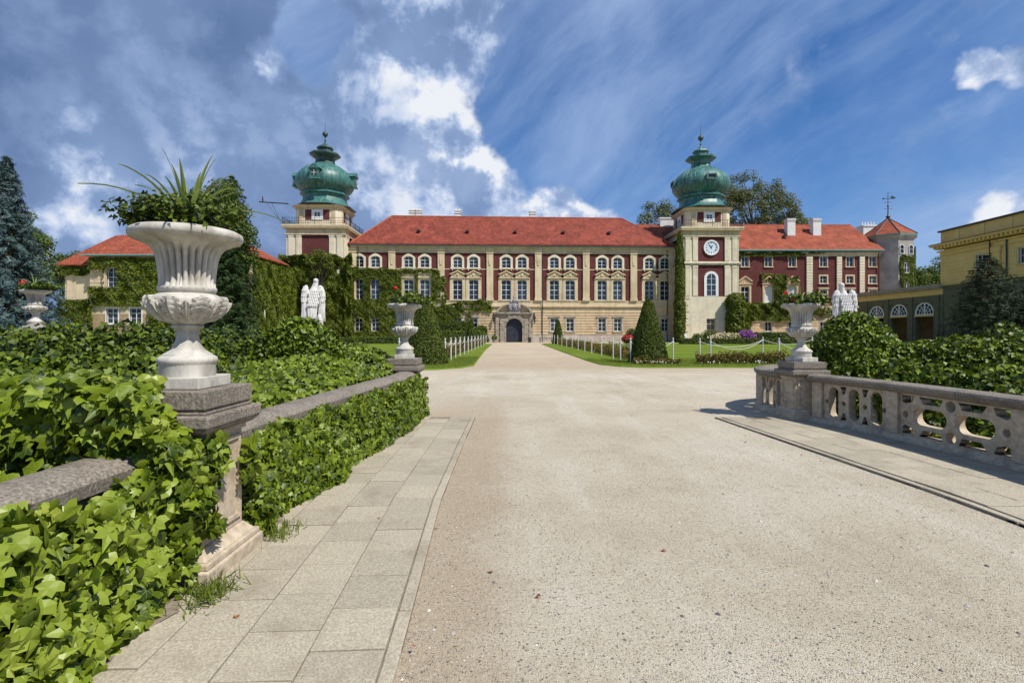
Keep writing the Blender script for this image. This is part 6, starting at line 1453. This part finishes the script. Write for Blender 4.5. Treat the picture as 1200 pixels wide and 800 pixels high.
# pebbles lying loose on the gravel
def pebbles():
    n = 5200; Y = 1.6 + RNG.uniform(0, 1, n) ** 1.6 * 11; X = RNG.uniform(-.6, 1, n) * (Y * 1.05); k = (X > np.interp(Y, [a for a, _ in KL], [b for _, b in KL]) + .03) & (X < np.interp(Y, [a for a, _ in KR], [b for _, b in KR]) - .02); X, Y = X[k], Y[k]; n = len(X)
    base = np.array([(0, 0, 1), (1, 0, .1), (.3, .9, .1), (-.8, .6, .1), (-.8, -.6, .1), (.3, -.9, .1)]); tri = np.array([(0, 1, 2), (0, 2, 3), (0, 3, 4), (0, 4, 5), (0, 5, 1)])
    sz = RNG.gamma(2.0, .0019, n) + .0014; a = RNG.uniform(0, 6.28, n); c, s = np.cos(a), np.sin(a); el = RNG.uniform(.6, 1.4, n)
    bx = base[None, :, 0] * el[:, None]; by = base[None, :, 1].repeat(n, 0)
    V = np.stack([X[:, None] + sz[:, None] * (bx * c[:, None] - by * s[:, None]), Y[:, None] + sz[:, None] * (bx * s[:, None] + by * c[:, None]), .0005 + sz[:, None] * base[None, :, 2] * .8], 2).reshape(-1, 3)
    Fc = (tri[None] + (np.arange(n) * 6)[:, None, None]).reshape(-1, 3)
    me = bpy.data.meshes.new('pebbles'); me.from_pydata(V.tolist(), [], Fc.tolist()); 
    m = mk('pebble_stone', (.10, .095, .09), (.55, .50, .43), 3, .85); nt = m.node_tree; r = [x for x in nt.nodes if x.type == 'VALTORGB'][0]; g = [x for x in nt.nodes if x.type == 'NEW_GEOMETRY'][0]; nt.links.new(g.outputs['Random Per Island'], r.inputs[0]); r.color_ramp.elements[0].position = .1; r.color_ramp.elements[1].position = .9
    me.materials.append(m); o = bpy.data.objects.new('pebbles', me); COL.objects.link(o); o['kind'] = 'stuff'; tag(o, 'loose pebbles and dark chips scattered on the gravel drive', 'gravel')
pebbles()
dl = mk('dry_leaf', (.20, .07, .025), (.32, .14, .05), 40, .8)
for i, (px, py, lb) in enumerate(((630, 694, 'largest brown dry leaf lying on the gravel, front centre'), (575, 666, 'small brown dry leaf on the gravel left of centre'), (514, 616, 'brown dry leaf on the kerb of the left walkway'), (778, 641, 'thin brown leaf lying on the gravel right of centre'), (277, 725, 'orange brown dry leaf on the left walkway near the pedestal'), (940, 531, 'brown dry leaf near the right kerb'), (444, 609, 'dark dry leaf in the middle of the left walkway'), (485, 760, 'dry leaf lying on the kerb at the bottom of the photo'))):
    Y = 600 * 1.62 / (py - 390); X = (px - 600) / 600 * Y; P = np.array([[X, Y, .048 if px < 530 else .012]])
    me = leaf_mesh('dry_leaf', P, np.array([[.1, .1, 1.0]]), .05 if i == 0 else .035, IVY2, dl, jit=.15); o = bpy.data.objects.new('dry_leaf', me); COL.objects.link(o); tag(o, lb, 'leaf')

# ---------------------------------------------------------------- ivy on the left parapet
def path_x(path, y): return np.interp(y, [p[1] for p in path], [p[0] for p in path])
LALL = LP + LP2
def near_ivy():
    # (a) falling over the face of the near wall piece, 0.6 < Y < 3.3
    def face(n, y0, y1, z1f, out=.10):
        Y = RNG.uniform(y0, y1, n); Z = RNG.uniform(.03, 1, n) * z1f(Y); X = path_x(LALL, Y) + .16
        q = np.c_[X, Y, Z]; b = .19 + .10 * fnoise(q, .9) + .05 * fnoise(q, 3) + .20 * (.8 - Z) * np.clip((3.1 - Y) / .6, .1, 1); q[:, 0] += np.clip(b, -.02, .5) + RNG.uniform(-.14, .03, n) + out
        return q, np.tile((1.0, -.35, .35), (n, 1))
    zt = lambda Y: np.interp(Y, [0, 2.4, 2.95, 3.05, 3.15], [.79, .79, .80, .95, 1.08]) + .05 * np.sin(Y * 9)
    q1, n1 = face(2900, .9, 3.2, zt, .02)
    # (b) heap behind and over the wall
    m = 4300; Y = RNG.uniform(1.6, 5.2, m); d = RNG.uniform(0, 1, m) ** 1.0 * 3.6; X = path_x(LALL, Y) - .26 - d
    hgt = .92 + .40 * np.clip(d / .35, 0, 1) * np.exp(-((Y - 3.1) / 1.3) ** 2) + .10 * fnoise(np.c_[X, Y, X * 0], 1.2) - .35 * np.clip((d - .8) / .5, 0, 1)
    hgt = np.where((Y < 2.9) & (d < .35), np.minimum(hgt, .90 + d * .5), hgt); hgt = np.where(Y < 2.2, np.minimum(hgt, .92 + d * .30), hgt)
    q2 = np.c_[X, Y, hgt + RNG.uniform(-.20, .05, m)]; n2 = np.tile((.15, -.75, .8), (m, 1))
    # over the coping beside the pedestal, running to its front
    m = 1500; X = RNG.uniform(-3.1, -2.0, m); Y = RNG.uniform(2.98, 3.22, m); top = np.interp(X, [-3.1, -2.95, -2.83, -2.6, -2.25, -2.12, -2.0], [1.04, 1.16, 1.33, 1.34, 1.30, 1.10, 1.0]) + .05 * np.sin(X * 19); u = RNG.uniform(0, 1, m) ** .7
    q3 = np.c_[X, Y + .10 * (1 - u), .80 + (top - .80) * u]; n3 = np.tile((.3, -.8, .6), (m, 1))
    # (c) creeping on the pedestal front and a few strands on its sunny side
    m = 900; u = RNG.uniform(-.36, .30, m); z = RNG.uniform(.15, 1.02, m); k = z < .52 + .62 * np.clip((.36 - (u + .0)) / .66, 0, 1) + .28; q4 = np.c_[-2.28 + u, np.full(m, 3.30) - RNG.uniform(0, .14, m), z][k]; n4 = np.tile((.35, -1, .3), (len(q4), 1))
    m = 150; v = RNG.uniform(0, 1, m); z = .95 - v * .62; yy = 3.36 + .10 * np.sin(v * 7) + RNG.uniform(-.06, .07, m); q5 = np.c_[-2.0 + RNG.uniform(0, .05, m), yy, z]; n5 = np.tile((1, -.1, .2), (m, 1))
    m = 50; v = RNG.uniform(0, 1, m); q6 = np.c_[-1.98 + RNG.uniform(0, .05, m), 3.80 + RNG.uniform(-.08, .12, m), .86 - v * .30]; n6 = np.tile((1, -.1, .2), (m, 1))
    P = np.vstack([q1, q2, q3, q4, q5, q6]); Nn = np.vstack([n1, n2, n3, n4, n5, n6])
    bx = (P[:, 0] > -2.62) & (P[:, 0] < -1.93) & (P[:, 1] > 3.26) & (P[:, 1] < 3.95) & ~((P[:, 0] > -2.01) & (P[:, 2] < .98)); P, Nn = P[~bx], Nn[~bx]
    t = thing('ivy', 'large leaved bright ivy over the near left wall and the front of the near pedestal', 'ivy')
    S, T, N2, sz = leaf_frames(P, Nn, .100, .80, .9, .55)
    # leaves facing the viewer and nearest to the lens become separate parts
    vis = -(N2[:, 1] * P[:, 1] + N2[:, 0] * P[:, 0] + N2[:, 2] * (P[:, 2] - EYE)) / np.linalg.norm(P - [0, 0, EYE], axis=1)
    infr = (np.abs(P[:, 0] / P[:, 1]) < 1.05) & ((EYE - P[:, 2]) / P[:, 1] < .70); score = sz / P[:, 1] * np.clip(vis, .1, 1) * infr
    # among overlapping leaves keep those standing out furthest
    score *= 1 + .8 * np.clip(P[:, 0] - path_x(LALL, P[:, 1]) - .2, -.2, .3)
    idx = np.argsort(-score)[:300]; rest = np.ones(len(P), bool); rest[idx] = False
    leaves('ivy_foliage', P[rest], Nn[rest], .1, IVY, M['ivy_near'], t, frames=(S[rest], T[rest], N2[rest], sz[rest]))
    protos = []
    for k in range(6):
        v = [(a, b - .3, c * (.5 + .28 * k)) for a, b, c in IVY[0]]; mb = MB(); mb.v = v; mb.f = IVY[1]; me = bpy.data.meshes.new('leaf'); me.from_pydata(v, [], IVY[1]); me.materials.append(M['ivy_near']); protos.append(me)
    for j, i in enumerate(idx):
        o = bpy.data.objects.new('leaf', protos[j % 6]); COL.objects.link(o); o.parent = t
        mw = Matrix(((S[i][0], T[i][0], N2[i][0], P[i][0]), (S[i][1], T[i][1], N2[i][1], P[i][1]), (S[i][2], T[i][2], N2[i][2], P[i][2]), (0, 0, 0, 1))); o.matrix_local = mw @ Matrix.Scale(float(sz[i]), 4)
    # stems woven under the leaves
    st = MB(); rg = random.Random(3)
    for k in range(70):
        y = rg.uniform(1.0, 3.2); z = rg.uniform(.5, .66); p = [(float(path_x(LALL, y)) + .14, y, z)]
        for s in range(6): y += rg.uniform(-.12, .12); z -= .13; p.append((float(path_x(LALL, y)) + .17 + rg.uniform(0, .09), y, max(z, .03)))
        st.tube(p, .006, 4)
    for k in range(60):
        y = rg.uniform(2, 4.8); x = float(path_x(LALL, y)) - .2; p = [(x, y, .7)]
        for s in range(6): x -= rg.uniform(.1, .4); y += rg.uniform(-.15, .15); p.append((x, y, .72 + rg.uniform(-.08, .05)))
        st.tube(p, .004, 4)
    st.build('stems_or_core', M['bark'], t)
near_ivy()
def far_ivy():
    t = thing('ivy', 'dense ivy hanging down the wall between the near and the far left pedestal', 'ivy')
    n = 19000; Y = RNG.uniform(3.98, 10.1, n); X = path_x(LALL, Y) + .15; Z = RNG.uniform(.02, .80, n) + .04 * np.sin(Y * 7)
    q = np.c_[X, Y, Z]; q[:, 0] += np.clip(.13 + .08 * fnoise(q, 1.1) + .04 * fnoise(q, 3.5) + .14 * (.8 - Z), 0, .45) + RNG.uniform(-.12, .04, n)
    P = q; Nn = np.tile((1.0, -.4, .35), (n, 1))
    m = 260; Y = 10.1 + RNG.uniform(-.35, .25, m); P = np.vstack([P, np.c_[-1.78 + RNG.uniform(-.03, .10, m), Y, RNG.uniform(.02, .75, m) ** 1.0]]); Nn = np.vstack([Nn, np.tile((1, -.3, .3), (m, 1))])
    leaves('ivy_foliage', P, Nn, .074, IVY, M['ivy_near'], t, jit=.8, down=.8)
    st = MB(); rg = random.Random(4)
    for k in range(90):
        y = rg.uniform(4.0, 9.9); z = .78; p = [(float(path_x(LALL, y)) + .15, y, z)]
        for s in range(6): y += rg.uniform(-.1, .1); z -= .13; p.append((float(path_x(LALL, y)) + .16 + rg.uniform(0, .08), y, max(z, .02)))
        st.tube(p, .006, 4)
    st.build('stems_or_core', M['bark'], t)
    # heap behind the far piece
    t2 = thing('ivy', 'mounded ivy growing behind the far piece of the left parapet', 'ivy')
    n = 22000; Y = RNG.uniform(4.6, 10.8, n); d = RNG.uniform(0, 1, n) * 2.9; X = path_x(LALL, Y) - .24 - d
    h = .86 + .28 * np.clip(d / .6, 0, 1) + .10 * fnoise(np.c_[X, Y, X * 0], 1.1) + .22 * np.exp(-((Y - 9.6) / .7) ** 2 - ((d - .5) / .6) ** 2)
    leaves('ivy_foliage', np.c_[X, Y, h + RNG.uniform(-.16, .03, n)], np.tile((.2, -.8, .8), (n, 1)), .068, IVY2, M['ivy_mid'], t2, jit=.55, down=.5)
    b = MB(); b.v = []; ys = np.linspace(1.2, 11, 16)
    for y in ys:
        x0 = float(path_x(LALL, y)) - .16; b.v += [(x0, y, .62), (x0 - 1.0, y, .80), (x0 - 4.2, y, .80), (x0 - 4.2, y, 0), (x0, y, 0)]
    for i in range(len(ys) - 1):
        for j in range(5): a = i * 5 + j; c = i * 5 + (j + 1) % 5; b.f.append((a, c, c + 5, a + 5))
    b.f += [(0, 1, 2, 3, 4), tuple(len(b.v) - 5 + k for k in (4, 3, 2, 1, 0))]
    b.build('stems_or_core', M['twig_and_core'], t2, smooth=60)  # solid mound filling the heap, shade under the leaves painted into its colour
far_ivy()

# ---------------------------------------------------------------- bushes round the bridge
def E(px, py, Y, rx, ry=None, rz=None):
    """an ellipsoid whose top stands at a given sight line and distance"""
    rz = rz or rx; return (((px - 600) / 600 * Y, Y, EYE + (390 - py) / 600 * Y - rz), (rx, ry or rx, rz))
bush('round_bush', 'round leafy bush in front of the left eagle statue', 'bush', [E(352, 374, 8.8, .52, .5, .56), E(377, 384, 8.9, .34, .4, .52), E(326, 386, 8.8, .32, .4, .5)], .070, 2000, M['ivy_mid'], IVY2, lump=.08, freq=3)
bush('hedge', 'mid green bushes between near urn and the round bush', 'hedge', [E(262, 389, 8.2, .75, .7, .9), E(296, 402, 8.6, .4, .6, .9), E(225, 396, 7.8, .7, .6, .9), E(296, 394, 11, .5, .7, 1.2), E(250, 391, 12, 1.2, .8, 1.4), E(400, 402, 10.4, .5, .6, .9), E(440, 411, 10.4, .5, .6, .8)], .066, 1500, M['hedge'], IVY2, freq=2)
bush('hedge', 'long dark hedge left of the near urn', 'hedge', [E(-120, 388, 7.6, 1.5, 1.1, 1.2), E(-20, 389, 7.6, 1.3, 1.0, 1.2), E(70, 390, 7.3, 1.15, .9, 1.1), E(150, 391, 7.1, 1.0, .8, 1.1), E(215, 394, 7.0, .7, .7, 1.0)], .066, 1500, M['hedge'], IVY2, freq=2)
bush('hedge', 'lower row of dark foliage in front of the long left hedge', 'hedge', [E(-60, 418, 5.6, 1.0, .7, .9), E(30, 415, 5.6, 1.0, .7, .9), E(120, 412, 5.7, .9, .6, .9), E(180, 418, 5.6, .7, .5, .8)], .066, 1600, M['ivy_mid'], IVY2, freq=2)
bush('hedge', 'background hedge behind the long left hedge, reaching the distant urn', 'hedge', [E(-30, 386, 12, 2.4, 1.0, 1.5), E(110, 388, 12, 1.8, 1.0, 1.5), E(200, 388, 12, 1.6, 1.0, 1.5), E(45, 389, 13, 1.6, .6, 1.5)], .08, 700, M['hedge'], IVY2, freq=1.5)
bush('round_bush', 'large round ivy bush beside the right urn below the eagle', 'bush', [E(1000, 367, 10.6, .70, .7, .98), E(1028, 386, 10.2, .4, .5, .7), E(978, 388, 10.6, .46, .5, .8), E(1015, 410, 9.6, .62, .4, .75)], .070, 2000, M['ivy_mid'], IVY2, lump=.07, freq=3)
bush('hedge', 'long leafy hedge behind the right balustrade', 'hedge', [E(1075, 402, 9.6, .7, .6, .9), E(1120, 397, 9.2, .8, .6, .9), E(1165, 402, 8.4, .7, .6, .9), E(1210, 392, 8.6, .9, .8, 1.0), E(1290, 388, 8.6, 1.2, .8, 1.1), E(1190, 386, 11.0, 1.0, .7, 1.3), E(1060, 424, 8.4, .6, .4, .7), E(1110, 428, 8.2, .6, .4, .7), E(1170, 430, 7.8, .6, .4, .7), E(1230, 436, 7.6, .7, .5, .7), E(1320, 440, 7.6, .9, .6, .7)], .072, 1500, M['ivy_mid'], IVY2, freq=2)
bush('ground_ivy', 'low ivy growing behind the openings of the right balustrade', 'ivy', [((7.1, 4.2, .05), (.95, .8, .45)), ((7.3, 5.6, .05), (1.0, .9, .5)), ((7.1, 6.8, .05), (.9, .8, .5)), ((7.0, 8.0, .05), (.8, .7, .5)), ((6.8, 9.0, .05), (.7, .6, .5)), ((7.2, 3.0, .05), (1.0, .8, .45))], .08, 900, M['ivy_mid'], IVY2, freq=2)

# ---------------------------------------------------------------- plants in the urns
def urn_plants(label, loc, seed, spikes, n, red, tall=.36, spread=.34, lean=(0, 0), size=.045, rise=1.0):
    rg = np.random.default_rng(seed); t = thing('urn_plants', label, 'plant', loc)
    for k in range(spikes):
        a = rg.uniform(0, 6.28); el = rg.uniform(.5, 1.4); L = tall * rg.uniform(.7, 1.25); pts = []; dz, dr = math.sin(el), math.cos(el); w = .016
        x = y = 0.0; z = .06; hv = dr; vv = dz; mb = MB(); nseg = 9; px_ = []
        for s in range(nseg + 1):
            px_.append((x, y, z)); st = L / nseg; x += math.cos(a) * hv * st; y += math.sin(a) * hv * st; z += vv * st; vv -= .13 * rg.uniform(.6, 1.2) * (1.2 - el * .4)
        ta = (-math.sin(a), math.cos(a))
        for s, p in enumerate(px_):
            ww = w * (1 - (s / nseg) ** 2.2) * (.6 + .4 * min(1, s / 2)) + .001; mb.v += [(p[0] - ta[0] * ww, p[1] - ta[1] * ww, p[2] + .004), (p[0], p[1], p[2] - .003), (p[0] + ta[0] * ww, p[1] + ta[1] * ww, p[2] + .004)]
            if s: b = 3 * (s - 1); mb.f += [(b, b + 1, b + 4, b + 3), (b + 1, b + 2, b + 5, b + 4)]
        mb.build('spiky_leaf', M['drygreen'], t)
    P, Nn = [], []; st = MB()
    for k in range(n):
        a = rg.uniform(0, 6.28); r = spread * rg.uniform(.15, 1) ** .6; h = rise * rg.uniform(.02, .20) * (1.1 - .4 * r / spread); cx, cy = r * math.cos(a) + lean[0] * rg.random(), r * math.sin(a) + lean[1] * rg.random()
        st.tube([(cx * .3, cy * .3, .03), (cx * .7, cy * .7, h * .8 + .04), (cx, cy, h + .04)], .004, 4)
        for j in range(11):
            q = np.array((cx, cy, h + .04)) * 1.0 + rg.normal(size=3) * (.035, .035, .025); P.append(q); Nn.append((math.cos(a) * .5, math.sin(a) * .5, .8))
    st.build('stems_or_core', M['twig_and_core'], t)
    leaves('foliage', np.array(P), np.array(Nn), size, IVY2, M['hedge'], t, jit=.6, down=.2)
    for (x, y, z, r) in red:
        f = thing  # flower heads: clustered petals on a stalk
        MB().tube([(x * .4, y * .4, .05), (x, y, z)], .005, 5).build('flower_stalk', M['twig_and_core'], t)
        d = rg.normal(size=(46, 3)); d /= np.linalg.norm(d, axis=1)[:, None]; leaves('flower_head', d * r + [x, y, z], d, r * .75, IVY2, M['flow_red'], t, kind=None, jit=.2)
    return t
urn_plants('spiky dracaena and leafy trailing plants in the large near urn', (-2.28, 3.60, 2.32), 5, 36, 190, [], .66, .33, (-.16, -.02), .034, rise=1.15)
urn_plants('spiky plant, greenery and one red geranium in the second urn', (-2.17, 10.35, 2.19), 6, 12, 70, [(-.17, -.05, .36, .032)], .50, .36, (.22, 0), .06)
urn_plants('spiky plant with red geraniums in the right urn', (5.51, 9.75, 2.16), 7, 13, 80, [(-.30, 0, .26, .035), (.30, -.05, .20, .06), (-.22, -.1, .12, .03)], .50, .38, (.12, 0), .055)
urn_plants('leafy plants and a red geranium in the distant left urn', (-13.5, 14.5, 2.82), 8, 8, 80, [(-.25, -.1, .22, .09), (-.1, -.1, .16, .06)], .6, .40, (.2, 0), .075)

# ---------------------------------------------------------------- eagles
def eagle(label, loc, rz, mirror=1, s=1.0):
    t = thing('eagle_statue', label, 'statue', loc, rz); st = M['statue']; m = mirror
    def rotz(a): return Matrix.Rotation(a, 3, 'Y')
    b = MB(); b.tube([(0, -.02, .20), (0, -.02, .50), (0, .0, .80), (m * .03, .02, 1.05), (m * .07, .03, 1.24), (m * .095, .01, 1.36), (m * .10, -.01, 1.45)], [.12, .15, .18, .165, .105, .085, .075], 16)
    b.ell((m * .10, .01, 1.45), (.088, .115, .085), 14, 10); b.tube([(m * .10, .10, 1.46), (m * .10, .17, 1.44), (m * .10, .19, 1.39)], [.045, .03, .008], 8)
    b.ell((-.15, -.02, 1.02), (.10, .10, .13), 12, 8).ell((.15, -.02, 1.02), (.10, .10, .13), 12, 8)
    o = b.build('body', st, t, smooth=80); rm = o.modifiers.new('r', 'REMESH'); rm.mode = 'VOXEL'; rm.voxel_size = .02; rm.use_smooth_shade = True
    def feather(mb, x, y, z, rx, rz_, tilt, ry=.022): mb.ell((x, y, z), (rx, ry, rz_), 8, 7, rotz(tilt))
    tf = MB()
    for k in range(6): feather(tf, (k - 2.5) * .046, -.185 + .010 * abs(k - 2.5), .34, .030, .30, .02 * (k - 2.5), .03)
    tf.build('tail', st, t, smooth=70)
    mb = MB()
    for row in range(6):
        for k in range(5):
            x = (k - 2) * .066 + (.033 if row % 2 else 0); z = .62 + row * .095; feather(mb, x + m * .010 * row, -.165 - .045 * math.cos(x * 6) + .012 * row, z, .038, .062, 0, .014)
    mb.build('back_feathers', st, t, smooth=70)
    for sd in (-1, 1):
        out = 1.0 if sd == m else .84
        w = MB(); cx = sd * .27 * out; tl = -sd * .13
        # the folded wing: a thick tapering blade from the raised shoulder down past the tail
        w.ell((cx + sd * .01, -.03, 1.04), (.122 * out, .10, .27), 14, 10, rotz(tl * 1.5)); w.ell((cx + sd * .02, -.05, .68), (.115 * out, .08, .34), 14, 10, rotz(tl * .4)); w.ell((cx + sd * .02, -.04, .40), (.10 * out, .06, .34), 12, 9, rotz(tl * .1))
        wg = w.build('wing', st, t, smooth=80); r2 = wg.modifiers.new('r', 'REMESH'); r2.mode = 'VOXEL'; r2.voxel_size = .02; r2.use_smooth_shade = True
        p = MB()
        for k in range(5):
            u = (k - 2) / 2; feather(p, cx + sd * .02 + u * .085 * out, -.115 + .03 * abs(u), .42 - .04 * abs(u), .024, .34 - .03 * abs(u), -u * .05, .026)
        p.build('primary_feathers', st, wg, smooth=70)
        c = MB()
        for row in range(6):
            n = 3 if row in (0, 5) else 4
            for k in range(n):
                u = (k - (n - 1) / 2) / 2 ; x = cx + u * .105 * out + (sd * .012); z = 1.20 - row * .088; feather(c, x + tl * (z - 1.0) * .8, -.125 + .07 * u * u - (.01 if row % 2 else 0) + (.035 if row == 0 else 0), z, .034, .060, tl, .011)
        c.build('covert_feathers', st, wg, smooth=70)
    rk = MB(); rk.ell((0, 0, .02), (.24, .22, .18), 12, 8).ell((m * .24, -.03, .16), (.11, .14, .24), 12, 8).ell((m * .27, -.02, -.14), (.09, .12, .22), 10, 7); rk.build('rock_base', st, t, smooth=60)
    MB().box(-.42, .42, -.36, .36, -loc[2], -.125).build('pedestal_block', M['stonegrey'], t, bevel=.01)
    MB().box(-.48, .48, -.42, .42, -.124, -.05).build('pedestal_slab', M['stonegrey'], t, bevel=.01)
    return t
EL = eagle('white stone eagle with folded wings seen from behind, above the left bushes', (-6.62, 17, 1.93), R(16), 1)
ER = eagle('white stone eagle with folded wings seen from behind, above the right round bush', (11.05, 17, 1.78), R(-10), -1)

# weeds at the foot of the near pedestal
for (x, y, n, lb) in ((-1.86, 3.15, 260, 'tuft of grass and weeds at the front corner of the near pedestal'), (-1.86, 4.1, 130, 'small weeds at the far foot of the near pedestal'), (-1.75, 9.95, 100, 'few weeds at the foot of the far left pedestal')):
    P = np.c_[x + RNG.normal(size=n) * .07, y + RNG.normal(size=n) * .10, np.full(n, .055)]; o = leaves('weeds', P, np.c_[RNG.normal(size=(n, 2)), np.full(n, .3)], .10, BLADE, M['grassb'], None, kind='stuff', up=True, down=1.4, jit=.3); tag(o, lb, 'weeds')
